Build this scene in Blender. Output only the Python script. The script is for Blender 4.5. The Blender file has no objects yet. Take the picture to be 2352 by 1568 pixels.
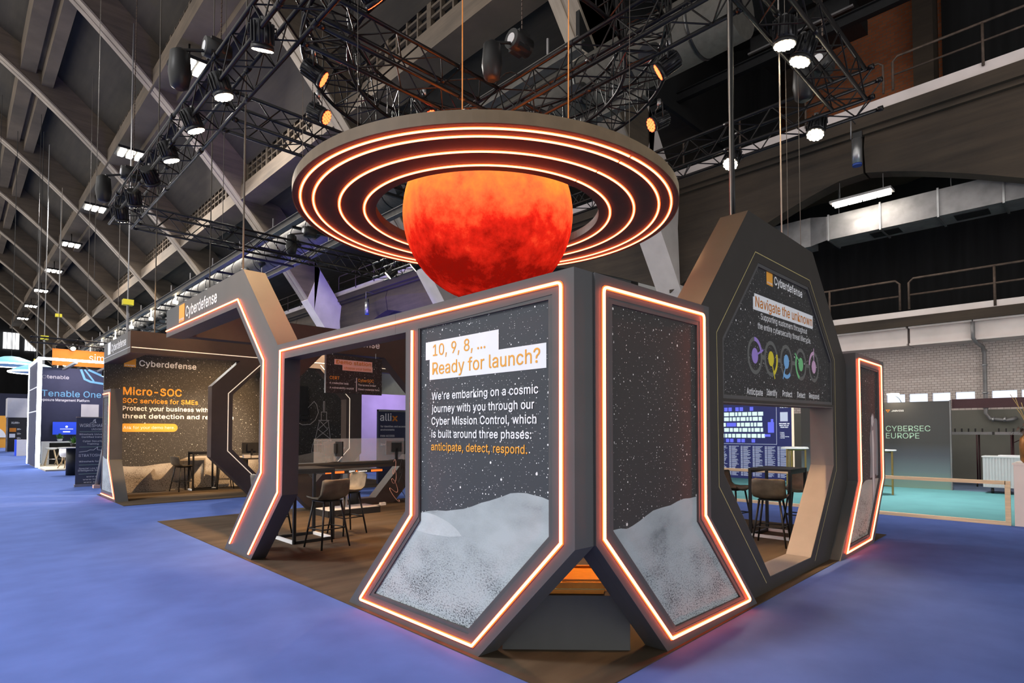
import bpy, bmesh, math, random, os
from mathutils import Vector, Matrix
random.seed(7)
S = bpy.context.scene
COL = S.collection
# ---------------------------------------------------------------- camera
cam = bpy.data.objects.new('camera', bpy.data.cameras.new('camera'))
COL.objects.link(cam)
cam.location = (0, 0, 1.6)
YAW, PIT = math.radians(46.0), math.radians(1.855)
cam.rotation_euler = (math.pi/2 + PIT, 0, YAW - math.pi/2)
cam.data.sensor_width = 36.0
cam.data.lens = 36.0*1338.85/2352
cam.data.shift_y = (946.6-784.0)/2352
cam.data.clip_end = 400
S.camera = cam
# ---------------------------------------------------------------- world, exposure
W = bpy.data.worlds.new('hall_air'); S.world = W; W.use_nodes = True
# the open far half of the nave (towards -x) is bright, the short side behind the camera is dark
_N, _L = W.node_tree.nodes, W.node_tree.links
_tc = _N.new('ShaderNodeTexCoord'); _dp = _N.new('ShaderNodeVectorMath'); _dp.operation = 'DOT_PRODUCT'
_L.new(_tc.outputs['Generated'], _dp.inputs[0]); _dp.inputs[1].default_value = (-.90, .36, -.25)
_mr = _N.new('ShaderNodeMapRange'); _L.new(_dp.outputs['Value'], _mr.inputs['Value'])
_mr.inputs['From Min'].default_value = -.2; _mr.inputs['From Max'].default_value = .9
_mr.inputs['To Min'].default_value = .20; _mr.inputs['To Max'].default_value = 1.6
_N['Background'].inputs[0].default_value = (1.0, .96, .90, 1)
_L.new(_mr.outputs[0], _N['Background'].inputs[1])
S.view_settings.view_transform = 'Standard'; S.view_settings.look = 'None'
S.view_settings.gamma = 1.0; S.view_settings.use_curve_mapping = False
S.view_settings.exposure = 0.0
S.cycles.use_denoising = True
S.cycles.max_bounces = 5; S.cycles.diffuse_bounces = 3; S.cycles.glossy_bounces = 2
S.cycles.transmission_bounces = 4; S.cycles.transparent_max_bounces = 6
S.cycles.sample_clamp_indirect = 6.0
S.cycles.caustics_reflective = False; S.cycles.caustics_refractive = False
S.cycles.use_adaptive_sampling = True; S.cycles.adaptive_threshold = 0.03

def area(name, loc, target, size, power, col, spread=180):
    d = bpy.data.lights.new(name, 'AREA'); d.energy = power; d.color = col
    d.shape = 'RECTANGLE'; d.size, d.size_y = size; d.spread = math.radians(spread)
    o = bpy.data.objects.new(name, d); COL.objects.link(o); o.location = loc
    o.rotation_euler = (Vector(target)-Vector(loc)).to_track_quat('-Z', 'Y').to_euler()
    return o
def spot(name, loc, target, power, col, angle=40, blend=.5, r=.06):
    d = bpy.data.lights.new(name, 'SPOT'); d.energy = power; d.color = col
    d.spot_size = math.radians(angle); d.spot_blend = blend; d.shadow_soft_size = r
    o = bpy.data.objects.new(name, d); COL.objects.link(o); o.location = loc
    o.rotation_euler = (Vector(target)-Vector(loc)).to_track_quat('-Z', 'Y').to_euler()
    return o
# luminaires of the nave (high on the concrete beams, both sides of the crown), with added fill lights
HALL = (1.0, .95, .88)
for y in (8, 20, 35):
    area('hall_luminaire', (-16, y, 20), (-.8, y-2, 0), (4, 3), 400, (.97, .98, 1.0), 38)
area('right_face_fill', (7, -10, 1.9), (4.6, 2.2, 1.7), (8, 2.2), 620, (1, .98, .93))  # unseen fill light added to brighten the short right-hand front
area('hall_luminaire', (16.8, 3.5, 11), (16.6, 3.5, 0), (2, 3), 210, (1, .96, .92), 55)  # unseen light added above the teal carpet to brighten it
for y in (33, 46.5, 60, 73.5, 100.5):
    area('hall_luminaire', (8.55, y, 20.1), (4, y-4, 0), (1.6, 1.6), 3500, HALL)
area('hall_luminaire', (20.2, 5.3, 8.7), (18.5, 4, 0), (.4, 1.6), 45, (1, .9, .8))
area('stand_uplight', (16.5, 27, 3.0), (20.5, 31, 9), (3, 1), 420, (.16, .1, 1.0), 80)
area('stand_uplight', (10.5, 24, 3.0), (11.8, 30, 10), (3, 1), 240, (.16, .1, 1.0), 70)

# ---------------------------------------------------------------- materials
MATS = {}
def _base(name):
    m = bpy.data.materials.new(name); m.use_nodes = True; MATS[name] = m
    return m, m.node_tree, m.node_tree.nodes, m.node_tree.links, m.node_tree.nodes['Principled BSDF']
def plain(name, col, rough=.6, metal=0., var=.12, scale=6., bump=0., spec=.4, col2=None, coord='Object', stretch=(1,1,1), detail=5):
    m, nt, N, L, P = _base(name)
    tc = N.new('ShaderNodeTexCoord'); mp = N.new('ShaderNodeMapping'); nz = N.new('ShaderNodeTexNoise')
    L.new(tc.outputs[coord], mp.inputs[0]); mp.inputs['Scale'].default_value = stretch
    L.new(mp.outputs[0], nz.inputs['Vector'])
    nz.inputs['Scale'].default_value = scale; nz.inputs['Detail'].default_value = detail
    cr = N.new('ShaderNodeValToRGB'); L.new(nz.outputs['Fac'], cr.inputs[0])
    a = tuple(c*(1-var) for c in col); b = tuple(min(1, c*(1+var)) for c in (col2 or col))
    cr.color_ramp.elements[0].color = (*a, 1); cr.color_ramp.elements[0].position = .3
    cr.color_ramp.elements[1].color = (*b, 1); cr.color_ramp.elements[1].position = .7
    L.new(cr.outputs[0], P.inputs['Base Color'])
    P.inputs['Roughness'].default_value = rough; P.inputs['Metallic'].default_value = metal
    P.inputs['Specular IOR Level'].default_value = spec
    if bump:
        bp = N.new('ShaderNodeBump'); bp.inputs['Strength'].default_value = bump; bp.inputs['Distance'].default_value = .02
        L.new(nz.outputs['Fac'], bp.inputs['Height']); L.new(bp.outputs[0], P.inputs['Normal'])
    return m
def glow(name, col, strength):
    m, nt, N, L, P = _base(name)
    P.inputs['Base Color'].default_value = (*[min(1, c) for c in col], 1)
    P.inputs['Emission Color'].default_value = (*col, 1); P.inputs['Emission Strength'].default_value = strength
    return m
def stars(name, base, big=9., small=34., tint=(1, 1, 1), gain=1., rough=.55):
    """night-sky print: white dots of several sizes on dark vinyl"""
    m, nt, N, L, P = _base(name)
    tc = N.new('ShaderNodeTexCoord')
    acc = None
    for sc, rad, keep in ((big, .105, .35), (small, .17, .50), (small*2.1, .20, .62)):
        v = N.new('ShaderNodeTexVoronoi'); v.voronoi_dimensions = '2D'; v.inputs['Scale'].default_value = sc
        L.new(tc.outputs['Object'], v.inputs['Vector'])
        sp = N.new('ShaderNodeSeparateColor'); L.new(v.outputs['Color'], sp.inputs[0])
        r = N.new('ShaderNodeMath'); r.operation = 'MULTIPLY'; r.inputs[1].default_value = rad
        pw = N.new('ShaderNodeMath'); pw.operation = 'POWER'; L.new(sp.outputs[0], pw.inputs[0]); pw.inputs[1].default_value = 3.
        L.new(pw.outputs[0], r.inputs[0])
        d = N.new('ShaderNodeMath'); d.operation = 'SUBTRACT'; L.new(r.outputs[0], d.inputs[0]); L.new(v.outputs['Distance'], d.inputs[1])
        k = N.new('ShaderNodeMath'); k.operation = 'MULTIPLY'; k.inputs[1].default_value = 40.; k.use_clamp = True
        L.new(d.outputs[0], k.inputs[0])
        g = N.new('ShaderNodeMath'); g.operation = 'GREATER_THAN'; L.new(sp.outputs[1], g.inputs[0]); g.inputs[1].default_value = keep
        q = N.new('ShaderNodeMath'); q.operation = 'MULTIPLY'; L.new(k.outputs[0], q.inputs[0]); L.new(g.outputs[0], q.inputs[1])
        if acc is None: acc = q
        else:
            mx = N.new('ShaderNodeMath'); mx.operation = 'MAXIMUM'; L.new(acc.outputs[0], mx.inputs[0]); L.new(q.outputs[0], mx.inputs[1]); acc = mx
    nz = N.new('ShaderNodeTexNoise'); nz.inputs['Scale'].default_value = 1.2; L.new(tc.outputs['Object'], nz.inputs['Vector'])
    cr = N.new('ShaderNodeValToRGB'); L.new(nz.outputs['Fac'], cr.inputs[0])
    cr.color_ramp.elements[0].color = (*[c*.85 for c in base], 1); cr.color_ramp.elements[1].color = (*[c*1.15 for c in base], 1)
    mix = N.new('ShaderNodeMix'); mix.data_type = 'RGBA'
    L.new(acc.outputs[0], mix.inputs['Factor']); L.new(cr.outputs[0], mix.inputs['A']); mix.inputs['B'].default_value = (*[.8*t for t in tint], 1)
    L.new(mix.outputs['Result'], P.inputs['Base Color']); P.inputs['Roughness'].default_value = rough
    P.inputs['Specular IOR Level'].default_value = .25
    return m
def moon(name, lo, hi, scale=7., grit=60.):
    """printed photograph of lunar ground"""
    m, nt, N, L, P = _base(name)
    tc = N.new('ShaderNodeTexCoord'); mp = N.new('ShaderNodeMapping'); mp.inputs['Scale'].default_value = (1, 1.7, 1)
    L.new(tc.outputs['Object'], mp.inputs[0])
    n1 = N.new('ShaderNodeTexNoise'); n1.inputs['Scale'].default_value = scale*.35; n1.inputs['Detail'].default_value = 3; L.new(mp.outputs[0], n1.inputs['Vector'])
    n2 = N.new('ShaderNodeTexNoise'); n2.inputs['Scale'].default_value = grit; n2.inputs['Detail'].default_value = 6; n2.inputs['Roughness'].default_value = .75
    L.new(mp.outputs[0], n2.inputs['Vector'])
    sx = N.new('ShaderNodeSeparateXYZ'); L.new(tc.outputs['Object'], sx.inputs[0])
    mr = N.new('ShaderNodeMapRange'); L.new(sx.outputs[1], mr.inputs['Value'])
    mr.inputs['From Min'].default_value = .1; mr.inputs['From Max'].default_value = .85
    mr.inputs['To Min'].default_value = 1.0; mr.inputs['To Max'].default_value = .05
    s = N.new('ShaderNodeMath'); s.operation = 'SUBTRACT'; L.new(n2.outputs['Fac'], s.inputs[0]); s.inputs[1].default_value = .5
    k = N.new('ShaderNodeMath'); k.operation = 'MULTIPLY'; L.new(s.outputs[0], k.inputs[0]); L.new(mr.outputs[0], k.inputs[1])
    k2 = N.new('ShaderNodeMath'); k2.operation = 'MULTIPLY_ADD'; L.new(k.outputs[0], k2.inputs[0]); k2.inputs[1].default_value = 5.5; L.new(n1.outputs['Fac'], k2.inputs[2])
    cr = N.new('ShaderNodeValToRGB'); L.new(k2.outputs[0], cr.inputs[0])
    cr.color_ramp.elements[0].color = (*lo, 1); cr.color_ramp.elements[0].position = .12
    cr.color_ramp.elements[1].color = (*hi, 1); cr.color_ramp.elements[1].position = .62
    e = cr.color_ramp.elements.new(.38); e.color = (*[a*.25+b*.75 for a, b in zip(lo, hi)], 1)
    L.new(cr.outputs[0], P.inputs['Base Color']); P.inputs['Roughness'].default_value = .55; P.inputs['Specular IOR Level'].default_value = .2
    return m
def boards(name, col, dark, width=.22, axis=0, rough=.9):
    """board-marked concrete: tone per board plus stains"""
    m, nt, N, L, P = _base(name)
    tc = N.new('ShaderNodeTexCoord'); mp = N.new('ShaderNodeMapping'); L.new(tc.outputs['Object'], mp.inputs[0])
    br = N.new('ShaderNodeTexNoise'); br.inputs['Scale'].default_value = 1.0; br.inputs['Detail'].default_value = 8; br.inputs['Roughness'].default_value = .65
    st = [.25, .25, .25]; st[axis] = 3.2
    mp.inputs['Scale'].default_value = st; L.new(mp.outputs[0], br.inputs['Vector'])
    n2 = N.new('ShaderNodeTexNoise'); n2.inputs['Scale'].default_value = .35; n2.inputs['Detail'].default_value = 6; L.new(tc.outputs['Object'], n2.inputs['Vector'])
    ad = N.new('ShaderNodeMath'); ad.operation = 'MULTIPLY_ADD'; L.new(br.outputs['Fac'], ad.inputs[0]); ad.inputs[1].default_value = .55
    h = N.new('ShaderNodeMath'); h.operation = 'MULTIPLY'; L.new(n2.outputs['Fac'], h.inputs[0]); h.inputs[1].default_value = .5
    L.new(h.outputs[0], ad.inputs[2])
    cr = N.new('ShaderNodeValToRGB'); L.new(ad.outputs[0], cr.inputs[0])
    cr.color_ramp.elements[0].color = (*dark, 1); cr.color_ramp.elements[0].position = .36
    cr.color_ramp.elements[1].color = (*col, 1); cr.color_ramp.elements[1].position = .66
    L.new(cr.outputs[0], P.inputs['Base Color']); P.inputs['Roughness'].default_value = rough
    return m
def bricks(name, c1, c2, mortar, sx, rough=.85, coordrot=(math.pi/2, 0, math.pi/2)):
    m, nt, N, L, P = _base(name)
    tc = N.new('ShaderNodeTexCoord'); s = N.new('ShaderNodeSeparateXYZ'); c = N.new('ShaderNodeCombineXYZ')
    L.new(tc.outputs['Object'], s.inputs[0]); L.new(s.outputs[1], c.inputs[0]); L.new(s.outputs[2], c.inputs[1])
    b = N.new('ShaderNodeTexBrick'); L.new(c.outputs[0], b.inputs['Vector']); b.inputs['Scale'].default_value = sx
    b.inputs['Color1'].default_value = (*c1, 1); b.inputs['Color2'].default_value = (*c2, 1); b.inputs['Mortar'].default_value = (*mortar, 1)
    b.inputs['Mortar Size'].default_value = .025
    L.new(b.outputs['Color'], P.inputs['Base Color']); P.inputs['Roughness'].default_value = rough
    return m

plain('booth_paint', (.078, .078, .080), .42, var=.06, scale=3., spec=.35)
plain('booth_inner', (.036, .032, .029), .5, var=.06, spec=.3)
plain('reveal_lit', (.19, .165, .15), .6, var=.05)  # lighter than the arch paint, for spot light on the reveal
plain('poster_trim', (.070, .070, .072), .5, var=.08)
stars('sky_cool', (.052, .058, .066), 9., 30.)
stars('sky_warm', (.045, .042, .040), 7., 26., (1, .97, .92))
stars('sky_dark', (.034, .034, .035), 9., 34.)
moon('moon_cool', (.05, .06, .065), (.40, .45, .47), 7., 55.)
moon('moon_near', (.12, .13, .135), (.50, .55, .57), 5., 40.)
moon('moon_warm', (.10, .085, .07), (.42, .38, .34), 6., 30.)
glow('neon', (1.0, .14, .055), 16.)
glow('neon_halo', (1.0, .11, .015), 1.5)  # weak wide emission that paints the orange halo beside the cores
glow('cool_led', (.85, .93, 1.0), 14.)
glow('warm_line', (1.0, .82, .62), .62)
plain('portal_paint', (.075, .055, .047), .5, var=.06, spec=.3)
plain('gold_line', (.45, .38, .16), .4, var=.1)
plain('white_print', (.82, .83, .85), .5, var=.01)
plain('white_card', (.78, .80, .83), .55, var=.02)
plain('orange_print', (.80, .36, .045), .5, var=.02)
plain('orange_deep', (.62, .20, .012), .5, var=.02)
plain('orange_leather', (.85, .30, .012), .38, var=.06, scale=20, bump=.05)
plain('wire_red_lit', (.9, .3, .05), .4)
plain('black_metal', (.018, .018, .02), .42, .3, var=.2)
plain('truss_black', (.022, .021, .022), .33, .65, var=.25)
plain('black_plastic', (.016, .016, .017), .45, var=.2)
plain('ring_black', (.055, .030, .028), .5)
plain('banner_orange', (.85, .19, .02), .6, var=.02)
plain('dark_box', (.085, .088, .092), .6, var=.05)
plain('steel', (.38, .38, .39), .35, .8, var=.1)
plain('galvanised', (.26, .25, .255), .5, .5, var=.18, scale=3)
plain('silver_wire', (.30, .27, .24), .5, .3)
plain('dim_wire', (.10, .085, .07), .6)
plain('duct_grey', (.105, .098, .088), .6, .2, var=.15)
plain('rim_wood', (.13, .09, .055), .6, var=.1)
plain('white_gloss', (.78, .78, .80), .35, var=.03)
plain('pine', (.78, .58, .36), .55, var=.16, scale=3, stretch=(1, .6, 9))
plain('oak', (.50, .33, .17), .5, var=.15, scale=4)
plain('brass', (.36, .26, .09), .35, .7)
plain('carpet_blue', (.080, .130, .375), .95, var=.10, scale=2.2, bump=.0, spec=.1, detail=9)
plain('carpet_brown', (.070, .052, .036), .95, var=.30, scale=1.6, spec=.1, detail=9, stretch=(.5, 2.2, 1))
plain('carpet_teal', (.11, .29, .31), .95, var=.08, scale=1.4, spec=.1, detail=8)
plain('carpet_grey', (.12, .16, .24), .95, var=.12, scale=2, spec=.1)
plain('deck_beige', (.50, .44, .34), .7, var=.08)
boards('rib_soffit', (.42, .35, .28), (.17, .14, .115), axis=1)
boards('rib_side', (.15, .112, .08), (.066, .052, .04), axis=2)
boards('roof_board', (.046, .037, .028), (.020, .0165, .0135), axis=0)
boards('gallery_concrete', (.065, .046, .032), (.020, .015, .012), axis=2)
plain('black_roof', (.010, .010, .011), .9, var=.3, scale=.6)
plain('dull_orange', (.45, .17, .05), .6)
plain('drape', (.008, .008, .009), .95, var=.4, scale=.8, stretch=(1, 6, .4))
plain('white_paint', (.70, .62, .60), .8, var=.10, scale=1.2)
plain('grey_wall', (.15, .145, .125), .85, var=.08, scale=1.2)
bricks('white_brick', (.62, .54, .51), (.54, .46, .43), (.30, .25, .23), 3.2)
bricks('red_brick', (.42, .125, .045), (.33, .09, .03), (.20, .13, .09), 2.0)
plain('seat_leather', (.135, .115, .085), .5, var=.28, scale=9, bump=.05)
plain('vase_copper', (.33, .14, .035), .45, .4, var=.35, scale=8)
plain('twig', (.48, .33, .12), .7, var=.2)
plain('leaf', (.07, .20, .035), .6, var=.3, scale=30)
plain('counter_white', (.80, .70, .63), .5, var=.02)
plain('corrugated', (.60, .60, .62), .5, var=.03)
plain('rust', (.10, .07, .055), .7, .3, var=.3, scale=8)
plain('maroon', (.055, .018, .022), .6, var=.1)
plain('cable_pink', (.50, .28, .24), .6)
plain('pvc_blue', (.04, .08, .34), .5)
glow('daylight_pane', (.92, .96, 1.0), 2.6)
glow('side_pane', (.72, .82, 1.0), 1.0)
glow('tube_lit', (1.0, .93, .80), 30.)
glow('lamp_warm', (1.0, .86, .60), 40.)
glow('lamp_red', (1.0, .06, .015), 10.)
glow('screen_navy', (.012, .017, .10), .55)
glow('screen_blue', (.015, .05, .50), .9)
glow('tile_mint', (.62, .80, .76), .75)
glow('tile_blue', (.11, .13, .75), .75)
glow('tile_grey', (.55, .62, .80), .42)
glow('screen_white', (.9, .95, 1.0), .9)
glow('lit_orange', (1.0, .16, .02), 1.0)
glow('lit_white', (1.0, .97, .93), 1.1)
for nm, c in (('dot_purple', (.32, .22, .62)), ('dot_yellow', (.66, .56, .03)), ('dot_sky', (.18, .42, .74)), ('dot_green', (.17, .52, .22)), ('dot_pink', (.58, .36, .55)), ('ring_grey', (.12, .125, .12))):
    plain(nm, c, .55, var=.01)
plain('tenable_navy', (.030, .034, .075), .6, var=.05)
plain('mint_print', (.50, .72, .55), .55, var=.02)
plain('sky_print', (.16, .42, .62), .55, var=.02)
plain('banner_slate', (.075, .085, .13), .55, var=.04)
plain('grey_print', (.22, .22, .23), .55, var=.02)
plain('pale_panel', (.55, .53, .53), .6, var=.03)
plain('peach_print', (.80, .52, .44), .55, var=.02)
m, nt, N, L, P = _base('acrylic')
P.inputs['Base Color'].default_value = (.85, .9, .95, 1); P.inputs['Roughness'].default_value = .05
P.inputs['Alpha'].default_value = .18
# graded partition print (charcoal fading to pale green at the foot, as printed on the fabric)
m, nt, N, L, P = _base('fade_print')
tc = N.new('ShaderNodeTexCoord'); sx = N.new('ShaderNodeSeparateXYZ'); L.new(tc.outputs['Object'], sx.inputs[0])
cr = N.new('ShaderNodeValToRGB'); mr = N.new('ShaderNodeMapRange'); L.new(sx.outputs[1], mr.inputs['Value']); mr.inputs['From Max'].default_value = 2.43
L.new(mr.outputs[0], cr.inputs[0]); E_ = cr.color_ramp.elements
E_[0].color = (.22, .33, .27, 1); E_[1].color = (.06, .055, .055, 1); E_[1].position = .52
e = E_.new(.2); e.color = (.15, .19, .21, 1); e = E_.new(.38); e.color = (.085, .09, .11, 1)
L.new(cr.outputs[0], P.inputs['Base Color']); P.inputs['Roughness'].default_value = .7
# planet skin: printed translucent fabric, lit by the lamp inside it
m, nt, N, L, P = _base('planet_skin')
tc = N.new('ShaderNodeTexCoord')
n1 = N.new('ShaderNodeTexNoise'); n1.inputs['Scale'].default_value = 1.5; n1.inputs['Detail'].default_value = 9; n1.inputs['Roughness'].default_value = .62
n2 = N.new('ShaderNodeTexNoise'); n2.inputs['Scale'].default_value = 7.; n2.inputs['Detail'].default_value = 7; n2.inputs['Roughness'].default_value = .7
L.new(tc.outputs['Object'], n1.inputs['Vector']); L.new(tc.outputs['Object'], n2.inputs['Vector'])
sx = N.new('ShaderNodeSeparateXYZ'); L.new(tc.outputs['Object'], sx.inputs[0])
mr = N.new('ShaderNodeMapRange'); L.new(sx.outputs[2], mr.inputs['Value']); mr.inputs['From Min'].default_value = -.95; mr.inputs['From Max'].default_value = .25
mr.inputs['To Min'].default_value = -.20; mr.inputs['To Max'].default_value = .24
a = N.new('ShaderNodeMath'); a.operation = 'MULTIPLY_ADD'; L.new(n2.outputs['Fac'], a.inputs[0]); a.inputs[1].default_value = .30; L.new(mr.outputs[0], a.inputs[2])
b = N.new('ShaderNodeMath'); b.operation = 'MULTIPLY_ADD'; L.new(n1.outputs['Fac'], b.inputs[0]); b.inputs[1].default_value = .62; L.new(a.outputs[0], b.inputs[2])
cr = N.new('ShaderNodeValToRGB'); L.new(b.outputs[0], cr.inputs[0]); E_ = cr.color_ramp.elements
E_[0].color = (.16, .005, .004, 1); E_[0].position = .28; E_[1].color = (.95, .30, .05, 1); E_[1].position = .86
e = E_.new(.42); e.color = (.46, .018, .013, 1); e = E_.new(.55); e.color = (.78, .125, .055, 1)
tr = N.new('ShaderNodeBsdfTranslucent'); df = N.new('ShaderNodeBsdfDiffuse'); ms = N.new('ShaderNodeMixShader'); ms.inputs[0].default_value = .25
L.new(cr.outputs[0], tr.inputs[0]); L.new(cr.outputs[0], df.inputs[0])
L.new(tr.outputs[0], ms.inputs[1]); L.new(df.outputs[0], ms.inputs[2])
L.new(ms.outputs[0], N['Material Output'].inputs['Surface'])

# ---------------------------------------------------------------- geometry helpers
class B:
    """collects shapes; build() links them as one mesh object"""
    def __init__(self): self.bm = bmesh.new()
    def face(self, pts):
        return self.bm.faces.new([self.bm.verts.new(p) for p in pts])
    def box(self, lo, hi, M=None):
        x0, y0, z0 = lo; x1, y1, z1 = hi
        c = [Vector(p) for p in ((x0, y0, z0), (x1, y0, z0), (x1, y1, z0), (x0, y1, z0), (x0, y0, z1), (x1, y0, z1), (x1, y1, z1), (x0, y1, z1))]
        if M is not None: c = [M @ p for p in c]
        v = [self.bm.verts.new(p) for p in c]
        for f in ((0, 3, 2, 1), (4, 5, 6, 7), (0, 1, 5, 4), (1, 2, 6, 5), (2, 3, 7, 6), (3, 0, 4, 7)): self.bm.faces.new([v[i] for i in f])
        return self
    def cyl(self, p0, p1, r, n=8, r1=None, caps=True):
        p0, p1 = Vector(p0), Vector(p1); d = (p1-p0)
        if d.length < 1e-6: return self
        d.normalize(); a = d.orthogonal().normalized(); b = d.cross(a); r1 = r if r1 is None else r1
        A = [self.bm.verts.new(p0+(a*math.cos(t)+b*math.sin(t))*r) for t in [2*math.pi*i/n for i in range(n)]]
        C = [self.bm.verts.new(p1+(a*math.cos(t)+b*math.sin(t))*r1) for t in [2*math.pi*i/n for i in range(n)]]
        for i in range(n):
            f = self.bm.faces.new((A[i], A[(i+1) % n], C[(i+1) % n], C[i])); f.smooth = n > 6
        if caps: self.bm.faces.new(A[::-1]); self.bm.faces.new(C)
        return self
    def tube(self, pts, r, n=8, closed=False):
        pts = [Vector(p) for p in pts]; k = len(pts); rings = []; ref = None
        for i, p in enumerate(pts):
            a = pts[(i-1) % k] if (closed or i > 0) else p; b = pts[(i+1) % k] if (closed or i < k-1) else p
            d = (b-a).normalized()
            if ref is None: ref = d.orthogonal().normalized()
            u = (ref - d*ref.dot(d)).normalized(); ref = u; w = d.cross(u)
            rings.append([self.bm.verts.new(p+(u*math.cos(2*math.pi*j/n)+w*math.sin(2*math.pi*j/n))*r) for j in range(n)])
        for i in range(k if closed else k-1):
            A, C = rings[i], rings[(i+1) % k]
            for j in range(n):
                f = self.bm.faces.new((A[j], A[(j+1) % n], C[(j+1) % n], C[j])); f.smooth = True
        if not closed: self.bm.faces.new(rings[0][::-1]); self.bm.faces.new(rings[-1])
        return self
    def lathe(self, prof, n=24, c=(0, 0, 0)):
        R = []
        for (r, z) in prof: R.append([self.bm.verts.new((c[0]+r*math.cos(2*math.pi*i/n), c[1]+r*math.sin(2*math.pi*i/n), c[2]+z)) for i in range(n)])
        for i in range(len(R)-1):
            for j in range(n):
                f = self.bm.faces.new((R[i][j], R[i][(j+1) % n], R[i+1][(j+1) % n], R[i+1][j])); f.smooth = True
        self.bm.faces.new(R[0][::-1]); self.bm.faces.new(R[-1])
        return self
    def prism(self, poly, w0, w1, holes=()):
        """flat polygon (u,v) with holes, thickness from w0 to w1 along the third axis"""
        t = bmesh.new(); edges = []
        for loop in [poly]+list(holes):
            v = [t.verts.new((p[0], p[1], w0)) for p in loop]
            edges += [t.edges.new((v[i], v[(i+1) % len(v)])) for i in range(len(v))]
        bmesh.ops.triangle_fill(t, use_beauty=True, use_dissolve=False, edges=edges)
        g = bmesh.ops.extrude_face_region(t, geom=t.faces[:])
        for v in [x for x in g['geom'] if isinstance(x, bmesh.types.BMVert)]: v.co.z = w1
        bmesh.ops.recalc_face_normals(t, faces=t.faces[:])
        bmesh.ops.dissolve_limit(t, angle_limit=.01, verts=t.verts[:], edges=t.edges[:])
        me = bpy.data.meshes.new('t'); t.to_mesh(me); t.free(); self.bm.from_mesh(me); bpy.data.meshes.remove(me)
        return self
    def strip(self, path, half, w0, w1, closed=False):
        """mitred bar following a flat path"""
        P = [Vector((p[0], p[1])) for p in path]; k = len(P); off = []
        for i in range(k):
            d0 = (P[i]-P[i-1]).normalized() if (closed or i > 0) else None
            d1 = (P[(i+1) % k]-P[i]).normalized() if (closed or i < k-1) else None
            d0 = d0 or d1; d1 = d1 or d0
            n0 = Vector((-d0.y, d0.x)); n1 = Vector((-d1.y, d1.x)); m_ = (n0+n1).normalized()
            off.append(m_*(half/max(.35, m_.dot(n0))))
        R = [[self.bm.verts.new((P[i].x+s*off[i].x, P[i].y+s*off[i].y, w)) for (s, w) in ((1, w0), (1, w1), (-1, w1), (-1, w0))] for i in range(k)]
        for i in range(k if closed else k-1):
            A, C = R[i], R[(i+1) % k]
            for j in range(4): self.bm.faces.new((A[j], A[(j+1) % 4], C[(j+1) % 4], C[j]))
        if not closed: self.bm.faces.new(R[0][::-1]); self.bm.faces.new(R[-1])
        return self
    def build(self, name, mat, parent=None, off=None, label=None):
        bmesh.ops.recalc_face_normals(self.bm, faces=self.bm.faces[:])
        me = bpy.data.meshes.new(name)
        if off is not None: bmesh.ops.translate(self.bm, vec=-Vector(off), verts=self.bm.verts[:])
        self.bm.to_mesh(me); self.bm.free()
        me.materials.append(MATS[mat]); o = bpy.data.objects.new(name, me); COL.objects.link(o)
        if parent is not None: o.parent = parent
        if label: o['label'] = label
        return o
def tag(o, label, cat, group=None, kind=None):
    o['label'] = label; o['category'] = cat
    if group: o['group'] = group
    if kind: o['kind'] = kind
    return o
def structure(o, label, cat):
    o['label'] = label; o['category'] = cat; o['kind'] = 'structure'; return o
def empty(name, label, cat, loc=(0, 0, 0), rz=0, group=None, M=None):
    o = bpy.data.objects.new(name, None); COL.objects.link(o); o.empty_display_size = .1
    if M is not None: o.matrix_world = M
    else: o.location = loc; o.rotation_euler = (0, 0, rz)
    return tag(o, label, cat, group)
def single(b, name, mat, label, cat, loc, group=None):
    """a thing that is one mesh, its origin at loc"""
    o = b.build(name, mat, None, loc); o.location = loc
    return tag(o, label, cat, group)
def dup(root, loc=None, rz=None, label=None):
    def cp(o, par):
        c = o.copy(); COL.objects.link(c)
        if par is not None: c.parent = par
        for ch in o.children: cp(ch, c)
        return c
    r = cp(root, None)
    if loc is not None: r.location = loc
    if rz is not None: r.rotation_euler = (0, 0, rz)
    if label: r['label'] = label
    return r
def frame(o, u, w):
    """matrix of an upright plane: u runs right, z up, w out of the face"""
    u, w = Vector(u).normalized(), Vector(w).normalized()
    return Matrix(((u.x, 0, w.x, o[0]), (u.y, 0, w.y, o[1]), (u.z, 1, w.z, o[2]), (0, 0, 0, 1)))
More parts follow.
